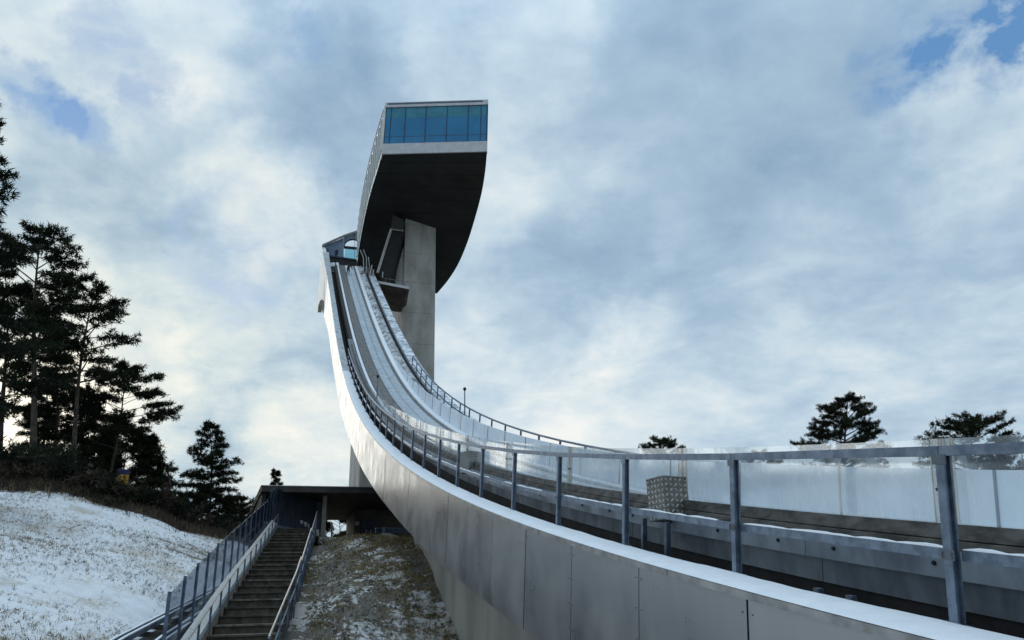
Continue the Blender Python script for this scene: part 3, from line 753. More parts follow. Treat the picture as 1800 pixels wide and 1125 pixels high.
# bent handrails by the start
for x0 in (0, 5.5):
    mb = MB(); q = [pxY(633.5 + x0, 439, 87.5), pxY(639 + x0, 453, 87.5), pxY(639.5 + x0 * .9, 470, 87.3), pxY(639 + x0 * .6, 489, 87)]
    mb.tube(q, .07, 6); mb.build('bent_handrail', lightsteel, tower)
for (xa, ya, xb, yb) in ((648, 452, 650, 471), (654, 466, 650, 484), (657, 474, 655, 490), (673, 478, 672.5, 488)):
    MB().tube([pxY(xa, ya, 87), pxY(xb, yb, 86.8)], .06, 6).build('handrail_post', lightsteel, tower)

# ------------------------------------------------------------------ start house at the top of the tracks
house = empty('start_house', W(104, 5, 42), 'small start house with arched window and blue-grey wall at the top of the tracks', 'building')
S1 = 104.6
def hp(x, y, s=S1): return pxS(x, y, s)
wl = MB()
arch = [(606, 432), (607.5, 427.5), (611, 424), (615.5, 421.8), (620, 421), (624, 421.4), (629, 423)]
outl = [(566.5, 434), (580, 428.5), (590, 424.5), (603, 418), (612, 414), (620, 411), (631, 408)]
wl.prism([hp(*q) for q in [(566.5, 434), (580, 428), (598, 420.5), (604, 417.6), (604.5, 462), (572, 458)]], AX * .3).build('wall', bluewall, house)
mb = MB()
arc2 = [(604.5, 432)] + arch
top2 = [(604.5, 417.4), (606, 416.6), (608, 415.8), (611, 414.6), (615.5, 412.8), (620, 411), (624, 409.8), (629, 408.4)]
for i in range(len(arc2) - 1): mb.prism([hp(*arc2[i]), hp(*arc2[i + 1]), hp(*top2[i + 1]), hp(*top2[i])], AX * .3)
mb.build('gable', bluewall, house)
mb = MB()
for i in range(len(arch) - 1):
    a, b = arch[i], arch[i + 1]
    mb.prism([hp(a[0], a[1]) - AX * .06, hp(b[0], b[1]) - AX * .06, hp(b[0], b[1] - 1.4) - AX * .06, hp(a[0] - (.8 if i < 2 else 0), a[1] - 1.2) - AX * .06], AX * .05)
mb.build('arch_rim', dark, house)
MB().prism([hp(604.6, 432), hp(630, 434.5), hp(630, 438), hp(604.6, 435.6)], AX * .3).build('transom', dark, house)
MB().prism([hp(606, 436.2), hp(629, 438.3), hp(629, 456), hp(605, 453)], AX * .03).build('glazing', clearg, house)
MB().bar(hp(623.5, 410, S1 - .1), hp(623.5, 454, S1 - .1), .06, .06).build('glazing_bar', navy_steel, house)
MB().prism([hp(566, 434.2), hp(603, 417.8), hp(631, 407.8), hp(631, 406.9), hp(603, 416.8), hp(565.8, 433.2)], AX * -.8).build('roof', white_metal, house)
bx = [pxS(574, 449, 99), pxS(628, 457.5, 99), pxS(628, 470, 99), pxS(577, 465, 99)]
MB().prism(bx, AX * 5).build('floor_parapet', blackpanel, house)
MB().bar(pxS(574, 449, 98.9), pxS(626, 457, 98.9), .12, .22).build('parapet_edge', navy, house)
MB().prism([pxS(574, 463, 98), pxS(632, 468, 98), pxS(650, 492, 93), pxS(590, 484, 93)], Vector((0, 0, -3))).build('start_deck', dark, house)
for x in (581, 586, 592.5): 
    MB().bar(pxS(x, 463, 97.2), pxS(x + 1, 469.5, 96.6), .35, .3).build('snow_stub', snow, house)
MB().tube([pxS(580, 477.5, 93.2), pxS(601, 476, 94), pxS(634, 481.5, 93.5)], .035, 6).build('start_bar', lightsteel, house)

# ------------------------------------------------------------------ people
def person(name, label, base, height, facing, pose, m_body, m_legs):
    """one skinned body; pose: 'lean' or 'stand'"""
    H = height; f = Vector((math.sin(facing), math.cos(facing), 0)); r = Vector((f.y, -f.x, 0)); up = Vector((0, 0, 1)); b = Vector(base)
    ln = .22 if pose == 'lean' else .02
    J = {}
    J['pel'] = b + up * H * .52; J['chest'] = b + up * H * .73 + f * H * ln * .6; J['neck'] = b + up * H * .83 + f * H * ln * .8; J['head'] = b + up * H * .90 + f * H * ln; J['crown'] = b + up * H * .985 + f * H * ln
    for s_, k_ in ((1, 'r'), (-1, 'l')):
        J['hip' + k_] = J['pel'] + r * s_ * H * .055 - up * H * .03; J['kn' + k_] = b + r * s_ * H * .07 + up * H * .27 + f * H * .03; J['an' + k_] = b + r * s_ * H * .075 + up * H * .045 - f * .01; J['to' + k_] = b + r * s_ * H * .08 + up * H * .02 + f * H * .09
        J['sh' + k_] = J['chest'] + r * s_ * H * .105 + up * H * .07; 
        J['el' + k_] = J['sh' + k_] - up * H * .17 + r * s_ * H * .03 + f * H * (.06 if pose == 'lean' else .0)
        J['wr' + k_] = J['el' + k_] - up * H * .13 + f * H * (.10 if pose == 'lean' else .03); J['ha' + k_] = J['wr' + k_] - up * H * .06 + f * H * .02
    E_ = [('pel', 'chest'), ('chest', 'neck'), ('neck', 'head'), ('head', 'crown')]
    for k_ in 'rl': E_ += [('pel', 'hip' + k_), ('hip' + k_, 'kn' + k_), ('kn' + k_, 'an' + k_), ('an' + k_, 'to' + k_), ('chest', 'sh' + k_), ('sh' + k_, 'el' + k_), ('el' + k_, 'wr' + k_), ('wr' + k_, 'ha' + k_)]
    rad = dict(pel=.085, chest=.095, neck=.035, head=.06, crown=.045)
    for k_ in 'rl': rad.update({'hip' + k_: .062, 'kn' + k_: .038, 'an' + k_: .026, 'to' + k_: .024, 'sh' + k_: .045, 'el' + k_: .03, 'wr' + k_: .02, 'ha' + k_: .018})
    names = list(J); me = bpy.data.meshes.new('body'); me.from_pydata([tuple(J[k_] - b) for k_ in names], [(names.index(a), names.index(c)) for a, c in E_], [])
    o = bpy.data.objects.new(name, me); COL.objects.link(o); o.location = b; me.materials.append(m_body)
    md = o.modifiers.new('skin', 'SKIN'); 
    sv = me.skin_vertices[0].data
    for i, k_ in enumerate(names): sv[i].radius = (rad[k_] * H, rad[k_] * H)
    sv[0].use_root = True
    o.modifiers.new('sub', 'SUBSURF').levels = 1; o.modifiers['sub'].render_levels = 1
    tag(o, label, 'person', 'people at the start')
    hc = J['head'] + up * H * .015 - b
    for nm, m_, rr, cc in (('face', skin, .052, hc + f * H * .018), ('hair', m_legs, .056, hc + up * H * .018 - f * H * .01)):
        bm = bmesh.new(); bmesh.ops.create_icosphere(bm, subdivisions=2, radius=rr * H); 
        for v_ in bm.verts: v_.co.z *= 1.25; v_.co += cc
        if nm == 'face':
            for s_ in (1, -1):
                g = bmesh.ops.create_icosphere(bm, subdivisions=1, radius=.01 * H)
                for v_ in g['verts']: v_.co += cc + r * s_ * .05 * H
            g = bmesh.ops.create_icosphere(bm, subdivisions=1, radius=.009 * H)
            for v_ in g['verts']: v_.co += cc + f * .052 * H
        m2 = bpy.data.meshes.new(nm); bm.to_mesh(m2); bm.free(); m2.materials.append(m_)
        h_ = bpy.data.objects.new(nm, m2); COL.objects.link(h_); h_.parent = o
    return o
pb = P(95.3, 5.5, .205)
person('person', 'person in dark clothing stooping over the top of the icy tracks', pb, 1.72, .4, 'lean', cloth, cloth)
pb2 = pxS(591, 452.3, 101.2)
person('person', 'person in navy standing behind the start house parapet', pb2 + Vector((0, 0, -.35)), 1.75, math.pi, 'stand', navy_cloth, cloth)

# ------------------------------------------------------------------ pavilion (open hall under the inrun)
hall = empty('pavilion', W(41, 3, 3.4), 'low dark open pavilion with flat roof at the top of the stairs', 'building')
zr_ = slz(pxS(460, 854, 41))[2]
c_l = slz(pxS(460, 854, 41))[1]
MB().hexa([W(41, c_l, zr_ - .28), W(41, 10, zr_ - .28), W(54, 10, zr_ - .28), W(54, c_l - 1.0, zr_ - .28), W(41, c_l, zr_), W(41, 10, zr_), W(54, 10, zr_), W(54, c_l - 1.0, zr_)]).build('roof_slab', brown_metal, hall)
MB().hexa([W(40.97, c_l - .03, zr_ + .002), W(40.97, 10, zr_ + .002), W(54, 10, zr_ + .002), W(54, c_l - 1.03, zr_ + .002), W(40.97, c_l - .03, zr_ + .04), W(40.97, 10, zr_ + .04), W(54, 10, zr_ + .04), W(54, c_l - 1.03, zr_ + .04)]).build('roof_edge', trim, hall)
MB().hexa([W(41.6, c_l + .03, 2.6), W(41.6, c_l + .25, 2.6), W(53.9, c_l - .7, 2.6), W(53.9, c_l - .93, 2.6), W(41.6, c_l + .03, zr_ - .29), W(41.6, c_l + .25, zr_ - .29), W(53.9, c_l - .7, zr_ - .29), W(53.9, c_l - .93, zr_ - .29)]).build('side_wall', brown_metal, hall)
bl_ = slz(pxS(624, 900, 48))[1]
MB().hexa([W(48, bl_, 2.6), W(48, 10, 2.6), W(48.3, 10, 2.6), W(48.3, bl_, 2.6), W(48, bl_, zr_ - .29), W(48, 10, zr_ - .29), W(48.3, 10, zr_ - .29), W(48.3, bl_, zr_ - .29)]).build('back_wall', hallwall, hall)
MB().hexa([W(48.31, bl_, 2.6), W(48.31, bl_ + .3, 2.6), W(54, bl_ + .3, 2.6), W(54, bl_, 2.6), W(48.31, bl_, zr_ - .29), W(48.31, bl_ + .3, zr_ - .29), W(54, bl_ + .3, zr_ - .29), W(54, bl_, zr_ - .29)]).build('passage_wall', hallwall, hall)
MB().hexa([W(40.3, 1.9, 3.2), W(40.3, 10, 3.2), W(54, 10, 3.2), W(54, -.5, 3.2), W(40.3, 1.9, 3.42), W(40.3, 10, 3.42), W(54, 10, 3.42), W(54, -.5, 3.42)]).build('floor', concrete2, hall)
fh = 3.42
for (xa, xb) in ((635.3, 648), (648.6, 661)):
    l0, l1 = slz(pxS(xa, 912, 47.95))[1], slz(pxS(xb, 912, 47.95))[1]; zt_ = slz(pxS(648, 912, 47.95))[2]
    dr = MB().hexa([W(47.93, l0, fh), W(47.93, l1, fh), W(47.99, l1, fh), W(47.99, l0, fh), W(47.93, l0, zt_), W(47.93, l1, zt_), W(47.99, l1, zt_), W(47.99, l0, zt_)]).build('door_leaf', navy, hall)
    lh = l1 - .12 if xa < 640 else l0 + .12
    MB().bar(W(47.9, lh, 4.3), W(47.9, lh, 4.5), .03, .03).build('handle', lightsteel, dr)
lq = slz(pxS(628, 920, 47.9))[1]
MB().box(W(47.95, lq, slz(pxS(628, 920, 47.95))[2]), LAT * .12, AX * .02, Vector((0, 0, .12))).build('wall_plate', concrete, hall)
lq = slz(pxS(570, 900, 42.2))[1]
MB().box(W(42.2, lq, (fh + zr_ - .3) / 2), LAT * .11, AX * .11, Vector((0, 0, (zr_ - .3 - fh) / 2))).build('column', wood_pale, hall)
MB().tube([pxS(583, 945, 43.5), pxS(583, 918, 43.5)], .05, 8).build('bollard_pole', lightsteel, hall)
for yy in (929.5, 934.5):
    MB().tube([pxS(660, yy, 42.5), pxS(722, yy + .5, 42.5)], .07, 8).build('pipe_rail', navy_steel, hall)
MB().bar(pxS(674.5, 947, 42.3), pxS(674.5, 927, 42.3), .18, .18).build('rail_post', navy_steel, hall)
MB().bar(pxS(687, 943, 42.6), pxS(687, 927, 42.6), .12, .12).build('rail_post', navy_steel, hall)

# ------------------------------------------------------------------ stairs
def sz(s): return .207 * (s - 23) + .09
def sl_l(s): return np.interp(s, [15, 19.25, 23, 40], [-1.53, -1.34, -1.16, -.10])
def sl_r(s): return np.interp(s, [15, 19.3, 23, 40], [-.22, .15, .48, 1.65])
stairs = empty('outdoor_staircase', W(15, -.7, -1.7), 'long straight flight of dark timber steps climbing to the pavilion', 'stairs')
s = 14.6; i = 0
while s < 40.4:
    tr_ = .966; zt_ = sz(s + tr_)
    a, b = s, s + tr_ + .06
    MB().hexa([W(a, sl_l(a), zt_ - .34), W(a, sl_r(a), zt_ - .34), W(b, sl_r(b), zt_ - .34), W(b, sl_l(b), zt_ - .34), W(a, sl_l(a), zt_ - .03), W(a, sl_r(a), zt_ - .03), W(b, sl_r(b), zt_ - .03), W(b, sl_l(b), zt_ - .03)]).build('riser', step_m, stairs)
    t = a - .05
    for k2 in range(3):
        c, d = t + k2 * .345, t + k2 * .345 + .335
        MB().hexa([W(c, sl_l(c) - .02, zt_ - .028), W(c, sl_r(c) + .02, zt_ - .028), W(d, sl_r(d) + .02, zt_ - .028), W(d, sl_l(d) - .02, zt_ - .028), W(c, sl_l(c) - .02, zt_ + .012), W(c, sl_r(c) + .02, zt_ + .012), W(d, sl_r(d) + .02, zt_ + .012), W(d, sl_l(d) - .02, zt_ + .012)]).build('tread_plank', step_m if (i + k2) % 3 else mat('dark_stair_timber_worn', (.18, .16, .128), .85, 0, .3, 5, .003, 30), stairs)
    s += tr_; i += 1
TOPZ = sz(40.9)
MB().hexa([W(40.42, -.9, TOPZ - .3), W(40.42, 1.85, TOPZ - .3), W(46, 2.2, TOPZ - .3), W(46, -.9, TOPZ - .3), W(40.42, -.9, TOPZ), W(40.42, 1.85, TOPZ), W(46, 2.2, TOPZ), W(46, -.9, TOPZ)]).build('landing', concrete2, stairs)
# side wall of battens with a snowy band on top (left edge of the flight)
k = 0; s = 15.
while s < 40:
    e = s + .24
    h0, h1 = sz(s) - .1, sz(s) + .34
    MB().hexa([W(s, sl_l(s) - .16, h0), W(s, sl_l(s) - .03, h0), W(e - .05, sl_l(e) - .03, h0), W(e - .05, sl_l(e) - .16, h0), W(s, sl_l(s) - .16, h1), W(s, sl_l(s) - .03, h1), W(e - .05, sl_l(e) - .03, h1 + .05), W(e - .05, sl_l(e) - .16, h1 + .05)]).build('side_batten', wood_pale, stairs)
    s = e; k += 1
def fl(s): return sl_l(s) - .33
s = 15.2
while s < 39.8:
    e = min(s + 1.62, 39.9)
    z0, z1 = sz(s) + .44, sz(e) + .44
    MB().hexa([W(s + .03, fl(s) + .04, z0 - .08), W(s + .03, sl_l(s) - .06, z0 - .08), W(e - .03, sl_l(e) - .06, z1 - .08), W(e - .03, fl(e) + .05, z1 - .08), W(s + .03, fl(s) + .05, z0 + .16), W(s + .03, sl_l(s) - .06, z0), W(e - .03, sl_l(e) - .06, z1), W(e - .03, fl(e) + .05, z1 + .16)]).build('snow_capped_ledge', white_metal, stairs)
    s += 1.65
# handrails
def handrail(pts, posts, label):
    root = empty('stair_handrail', pts[0] - Vector((0, 0, .9)), label, 'handrail', 'handrails of the staircase')
    MB().tube(pts, .025, 8).build('rail', lightsteel, root)
    MB().tube([q - Vector((0, 0, .42)) for q in pts], .018, 6).build('lower_rail', galv, root)
    for q, zb_ in posts: MB().bar(Vector((q.x, q.y, zb_)), q, .045, .045, AX).build('post', navy_steel, root)
for a, b, lab in ((40.4, 33.3, 'bright steel handrail on the right of the stairs, topmost of three lengths'), (33.0, 25.7, 'bright steel handrail on the right of the stairs, middle of three lengths'), (25.4, 16.5, 'bright steel handrail on the right of the stairs, lowest of three lengths')):
    fz = lambda q, t: sz(q) + .98 - .16 * t
    pts = [W(q, sl_r(q) + .05, fz(q, (a - q) / (a - b))) for q in np.linspace(a, b, 5)]
    posts = [(W(q, sl_r(q) + .05, fz(q, (a - q) / (a - b)) - .01), sz(q) - .25) for q in np.linspace(a - .3, b + .3, 5)]
    handrail(pts, posts, lab)
pts = [W(q, sl_l(q) - .03, sz(q) + .80) for q in np.linspace(40.6, 16, 12)]
handrail(pts, [(W(q, sl_l(q) - .03, sz(q) + .79), sz(q) + .1) for q in np.linspace(40.3, 16.3, 15)], 'long steel handrail on the left of the stairs beside the glass fence')
# tinted glass fence
fence = empty('glass_fence', W(40, fl(40), 3), 'tall tinted glass fence with blue-grey posts along the left of the stairs', 'fence')
ps = [40.2 - 1.62 * i for i in range(16)]
for i, q in enumerate(ps):
    top_h = 1.78 if q < 38.5 else 2.1
    MB().bar(W(q, fl(q), sz(q) - .5), W(q, fl(q), sz(q) + top_h), .06, .05, AX).build('post', navy_steel, fence)
    if i:
        e = ps[i - 1]
        a0, a1 = W(q + .04, fl(q), sz(q) + .12), W(e - .04, fl(e), sz(e) + .12); b1, b0 = W(e - .04, fl(e), sz(e) + (2.08 if e > 38.5 else 1.75)), W(q + .04, fl(q), sz(q) + 1.75)
        MB().prism([a0, a1, b1, b0], LAT * .014).build('glass_pane', tinted_dark if q > 30 else tinted, fence)
# ribbed metal screen at the landing
screen = empty('ribbed_metal_screen', W(40.5, 0, 3.5), 'dark blue ribbed metal screen with torn white paper at the top of the stairs', 'screen')
cA = pxD(484, 858, 40.3); cB = pxD(567, 879, 45.2); bA, bB = TOPZ - .25, TOPZ - .25
nr = 24
for i in range(nr):
    f0, f1 = i / nr, (i + 1.15) / nr
    a, b = cA.lerp(cB, f0), cA.lerp(cB, f1); za = bA; zb_ = bA
    dpt = Vector((0, -1, 0)) * (.0 if i % 2 else .07)
    MB().prism([Vector((a.x, a.y, za)) + dpt, Vector((b.x, b.y, zb_)) + dpt, b + dpt, a + dpt], Vector((0, .05, 0))).build('rib_panel', navy if i < nr - 3 else navy_steel, screen)
MB().bar(Vector((cA.x, cA.y, bA + .42)) + Vector((0, -.14, 0)), Vector((cB.x, cB.y, bA + .44)) + Vector((0, -.14, 0)), .05, .10).build('base_rail', galv, screen)
for (x, y, a, b) in ((530, 918, .09, .10), (536.5, 922, .10, .14), (542, 925, .06, .12)):
    tt = (x - 484) / 83; Dp = 40.3 + tt * 4.9; c = pxD(x, y, Dp - .25)
    MB().prism([c + Vector((-a, 0, b)), c + Vector((a * .9, 0, b * .8)), c + Vector((a * .5, 0, -b)), c + Vector((-a * .2, 0, -b * .6))], Vector((0, .01, 0))).build('torn_paper', paper, screen)
# funicular rails on the slope left of the fence
fun = empty('inclined_rail_track', pxD(250, 1125, 17) - Vector((0, 0, .3)), 'pair of snow-dusted steel rails with dark trough beside the glass fence', 'rail track')
ro = [pxD(150, 1158, 15.2), pxD(205, 1125, 17), pxD(300, 1076, 21), pxD(391, 1029, 27), pxD(430, 1000, 33)]
ri = [pxD(238, 1160, 15.2), pxD(282, 1125, 17), pxD(351, 1080, 21.5), pxD(405, 1040, 27), pxD(440, 1005, 33)]
for rail_pts in (ro, ri):
    for dx in (0, .16):
        mb = MB(); off = Vector((dx, 0, 0))
        for a, b in zip(rail_pts[:-1], rail_pts[1:]): mb.bar(a + off, b + off, .06, .10)
        rl_ = mb.build('rail', galv_dull, fun)
        mb = MB()
        for a, b in zip(rail_pts[:-1], rail_pts[1:]): mb.bar(a + off + Vector((0, 0, .06)), b + off + Vector((0, 0, .06)), .05, .02)
        mb.build('snow_line', snow, rl_)
for a, b, c, d in zip(ro[:-1], ro[1:], ri[:-1], ri[1:]):
    for j in range(4):
        f = (j + .5) / 4; MB().bar(a.lerp(b, f) - Vector((0, 0, .12)), c.lerp(d, f) - Vector((0, 0, .12)), .10, .10).build('sleeper', step_m, fun)
mb = MB(); k0 = 0
for a, c in zip(ro, ri): mb.v += [tuple(a - Vector((.0, 0, .22))), tuple(c - Vector((-.2, 0, .22)))]
for i in range(len(ro) - 1): mb.f.append((2 * i, 2 * i + 1, 2 * i + 3, 2 * i + 2))
mb.build('trough', dark, fun)

# ------------------------------------------------------------------ vegetation
def tufts(cen, dirs, n, ln, wd, rng, spread=1.0):
    """n thin needle blades per tuft"""
    m = len(cen)
    C = np.repeat(cen, n, 0); D = np.repeat(dirs, n, 0)
    d = rng.normal(size=(m * n, 3)) * spread + D * .9; d /= np.linalg.norm(d, axis=1, keepdims=True) + 1e-9
    s = np.cross(d, rng.normal(size=(m * n, 3))); s /= np.linalg.norm(s, axis=1, keepdims=True) + 1e-9
    L = ln * (.6 + .8 * rng.random((m * n, 1))); Wd = wd * (.6 + .8 * rng.random((m * n, 1)))
    st = C + rng.normal(size=(m * n, 3)) * ln * .25
    a = st - s * Wd * .5; b = st + s * Wd * .5; c = st + d * L
    V = np.stack([a, b, c], 1).reshape(-1, 3); T = np.arange(len(V)).reshape(-1, 3)
    return V, T
def tree(name, label, base, H, crown0, rad, kind, seed, lean=(0, 0), nb=46, group=None, m_leaf=needle, nt=20, ln=.20, wd=.045, trunk_r=None, dens=1.25):
    rng = np.random.default_rng(seed); base = Vector(base)
    root = empty(name, base, label, 'tree', group)
    tr = trunk_r or H * .014
    pts = []; ph = rng.random() * 6
    for i in range(13):
        t = i / 12; pts.append(base + Vector((lean[0] * t ** 1.3 * H + .012 * H * math.sin(t * 5 + ph), lean[1] * t * H + .012 * H * math.cos(t * 4 + ph), H * t * .97 - .3 * (1 - t))))
    mbt = MB(); mbt.tube(pts, [tr * (1.25 if i == 0 else 1) * (1 - .88 * i / 12) for i in range(13)], 8)
    mbt.build('trunk', bark, root, True)
    def tp(t):
        f = t * 12; i = min(11, int(f)); return pts[i].lerp(pts[i + 1], f - i)
    cen = []; dirs = []; limb = MB(); az = rng.random() * 6
    for k in range(nb):
        t = crown0 + (1 - crown0) * ((k + rng.random()) / nb) ** (.9)
        az += 2.4 + rng.normal() * .5
        f = (t - crown0) / (1 - crown0)
        if kind == 'pine': prof = (math.sin(math.pi * min(1, f * .80 + .20)) ** .6) * (.75 + .35 * rng.random())
        elif kind == 'cone': prof = ((1 - f) ** .75 * .95 + .06) * (.7 + .4 * rng.random())
        elif kind == 'spruce': prof = ((1 - f) ** .85 + .05) * (.85 + .25 * rng.random())
        else: prof = (math.sin(math.pi * min(1, f * .7 + .3)) ** .5) * (.7 + .4 * rng.random())
        Lb = max(.3, rad * prof)
        rise = {'pine': .30 + .35 * f, 'cone': .10 + .3 * f, 'spruce': -.22 + .35 * f, 'dome': .35 + .4 * f}[kind]
        o = tp(min(.985, t)); h = Vector((math.cos(az), math.sin(az), 0))
        side = Vector((-h.y, h.x, 0)); bend = rng.normal() * .18
        bp = []
        for j in range(6):
            q = j / 5; bp.append(o + h * Lb * q + side * Lb * bend * q * q + Vector((0, 0, Lb * (rise * q - (.16 if kind != 'spruce' else -.16) * q * q))))
        r0 = max(.018, tr * .38 * (1 - .7 * f) * min(1, Lb / rad + .2))
        limb.tube(bp, [r0 * (1 - .8 * j / 5) for j in range(6)], 5)
        start = .42 if kind in ('pine', 'dome') else .18
        ntw = max(3, int((5 + Lb * 2.6) * dens))
        for w_ in range(ntw):
            q = start + (1 - start) * (w_ + rng.random()) / ntw
            i5 = min(4, int(q * 5)); c = bp[i5].lerp(bp[i5 + 1], q * 5 - i5)
            dv = (h * .6 + side * (1 if w_ % 2 else -1) * (.6 + .5 * rng.random()) + Vector((0, 0, .25 * rng.normal() + (.18 if kind in ('pine', 'dome') else -.05)))).normalized()
            tl = Lb * (.16 + .22 * rng.random()) * (1.1 - .5 * q) + .12
            e = c + dv * tl
            if tl > .35: limb.tube([c, e], [r0 * .22, r0 * .08], 3)
            nk = max(2, int(tl / .17 * dens))
            for z_ in range(nk):
                g = (z_ + .6) / nk; pnt = c.lerp(e, g)
                cen.append(tuple(pnt + Vector(rng.normal(size=3) * .05))); dirs.append(tuple(dv * .6 + Vector((0, 0, .35 if kind in ('pine', 'dome') else -.05))))
        cen.append(tuple(bp[-1])); dirs.append(tuple(h * .5 + Vector((0, 0, .4))))
    limb.build('limbs', bark, root, kind='stuff')
    V, T = tufts(np.array(cen), np.array(dirs), nt, ln, wd, rng)
    fast_mesh('crown', V, T, m_leaf, root, kind='stuff')
    return root
def tree_px(label, xb, D, ytop, ybase, radpx, kind, seed, crown0, name='pine_tree', z_base=None, xtop=None, **kw):
    b = pxD(xb, ybase, D)
    s_, l_, _ = slz(b); zb_ = gz(s_, l_) if z_base is None else z_base
    tp_ = pxD(xb if xtop is None else xtop, ytop, D)
    H = (tp_.z - zb_) * 1.0
    pxm = math.sqrt(D * D + ((tp_.z + zb_) / 2) ** 2) / F_PX
    ln_ = ((tp_.x - b.x) / H, (tp_.y - b.y) / H)
    return tree(name, label, (b.x, b.y, zb_ - .1), H, crown0, radpx * pxm, kind, seed, lean=ln_, **kw)
G1 = 'pines on the left hill'
tree_px('tall spruce at the left edge of the picture with drooping tiers', -42, 29, 150, 830, 128, 'spruce', 3, .12, name='spruce_tree', m_leaf=needle2, nb=34, group=G1, xtop=-10)
tree_px('tall pine with broad flat crown, highest crown inside the left edge', 52, 38, 392, 815, 86, 'pine', 11, .46, xtop=78, nb=34, group=G1)
tree_px('slender pine with long reddish trunk and airy crown in front of the left wood', 128, 39, 495, 812, 76, 'pine', 12, .46, xtop=165, nb=30, group=G1, dens=1.0)
tree_px('leaning pine with layered branches at the right end of the left wood', 192, 42, 640, 835, 74, 'pine', 13, .34, xtop=226, nb=32, group=G1)
tree_px('low bushy pine on the slope edge right of the yellow board', 262, 44, 762, 905, 54, 'cone', 14, .10, nb=44, group=G1)
tree_px('free-standing conical pine between the left wood and the pavilion', 369, 56, 733, 960, 78, 'cone', 15, .16, nb=58, group=G1, z_base=3.2)
tree_px('dark dense pine between the broad-crowned and the slender pine', 98, 45, 560, 812, 50, 'cone', 17, .22, nb=44, group=G1)
tree_px('dense young pine behind the slender trunk', 160, 52, 690, 815, 46, 'cone', 19, .08, nb=40, group=G1)
tree_px('small pine behind the yellow board', 222, 52, 742, 850, 48, 'dome', 26, .1, nb=40, group=G1)
tree_px('small pine top showing above the pavilion roof', 486, 78, 818, 905, 26, 'cone', 21, .2, nb=40, group=G1, z_base=3.5)
tree_px('dark low pine under the free-standing conical pine, left side', 325, 52, 868, 955, 52, 'dome', 27, .05, nb=40, group=G1, z_base=3.0)
tree_px('dark low pine under the free-standing conical pine, right side', 418, 60, 872, 955, 44, 'dome', 28, .05, nb=40, group=G1, z_base=3.0)
tree_px('tall dark pine standing close behind the spruce at the left edge', 8, 40, 470, 815, 62, 'pine', 16, .30, nb=36, group=G1)
tree_px('pine filling the gap seen through the pavilion passage', 598, 74, 880, 950, 60, 'dome', 41, .05, nb=50, group=G1, z_base=3.3)
tree_px('dark pine far back between the trunks left of the slender pine', 82, 58, 640, 812, 58, 'cone', 43, .08, nb=50, group=G1)
tree_px('dark young pine on the crest left of the yellow board', 185, 47, 760, 850, 36, 'cone', 45, .05, nb=40, group=G1)
G2 = 'pines beyond the inrun on the right'
RZ = -4.
def rtree(label, x, D, ytop, radpx, kind, seed, crown0, xtop=None, **kw): tree_px(label, x, D, ytop, 1000, radpx, kind, seed, crown0, z_base=RZ, xtop=xtop, group=G2, **kw)
rtree('small round pine crown peeping over the railing left of the right-hand pines', 1163, 75, 762, 60, 'dome', 31, .45, nb=64)
rtree('large pine with one-sided windswept top above the railing', 1462, 62, 684, 66, 'pine', 32, .52, xtop=1490, nb=66)
rtree('flat spreading pine crown at the right edge above the barrier', 1700, 60, 727, 74, 'dome', 33, .68, nb=46, dens=1.)
rtree('pine seen hazily through the barrier left of the windswept pine', 1335, 80, 783, 42, 'dome', 34, .6, nb=34)
rtree('small pine seen hazily through the barrier between two taller pines', 1388, 90, 812, 28, 'dome', 35, .6, nb=30)
rtree('low pine seen hazily through the barrier right of the railing bend', 1250, 95, 806, 40, 'dome', 36, .6, nb=30)
rtree('pine seen hazily through the barrier at the far right', 1790, 75, 772, 70, 'dome', 37, .5, nb=34)
# shrubs on the crest above the snow
def shrub(x, y, D, wpx, hpx, seed, label, m_=twig, dens=1.):
    rng = np.random.default_rng(seed); c = pxD(x, y, D); s_, l_, _ = slz(c); z0 = min(c.z, gz(s_, l_) + .3) - .15
    base = Vector((c.x, c.y, z0)); pm = D / F_PX * 1.05; wm, hm = wpx * pm / 2, hpx * pm
    root = empty('shrub', base, label, 'shrub', 'dark shrubs along the crest of the snowy slope')
    st = MB(); cen = []; dirs = []
    for i in range(int(16 * dens) + 6):
        a = rng.random() * 6.283; q = math.sqrt(rng.random()); b0 = base + Vector((math.cos(a) * wm * q * .7, math.sin(a) * .7 * q, 0))
        e = b0 + Vector((math.cos(a) * wm * .45, math.sin(a) * .4, hm * (.45 + .6 * rng.random()) * (1.05 - .55 * q * q)))
        mdl = b0.lerp(e, .5) + Vector(rng.normal(size=3) * .08)
        st.tube([b0, mdl, e], [.025, .016, .006], 4)
        for j in range(9):
            g = .15 + .85 * rng.random(); pnt = (b0.lerp(mdl, g * 2) if g < .5 else mdl.lerp(e, g * 2 - 1)) + Vector(rng.normal(size=3) * .14)
            cen.append(tuple(pnt)); dirs.append((0, 0, .5))
    st.build('stems', twig, root, kind='stuff')
    V, T = tufts(np.array(cen), np.array(dirs), 14, .22, .05, rng); fast_mesh('foliage', V, T, m_, root, kind='stuff')
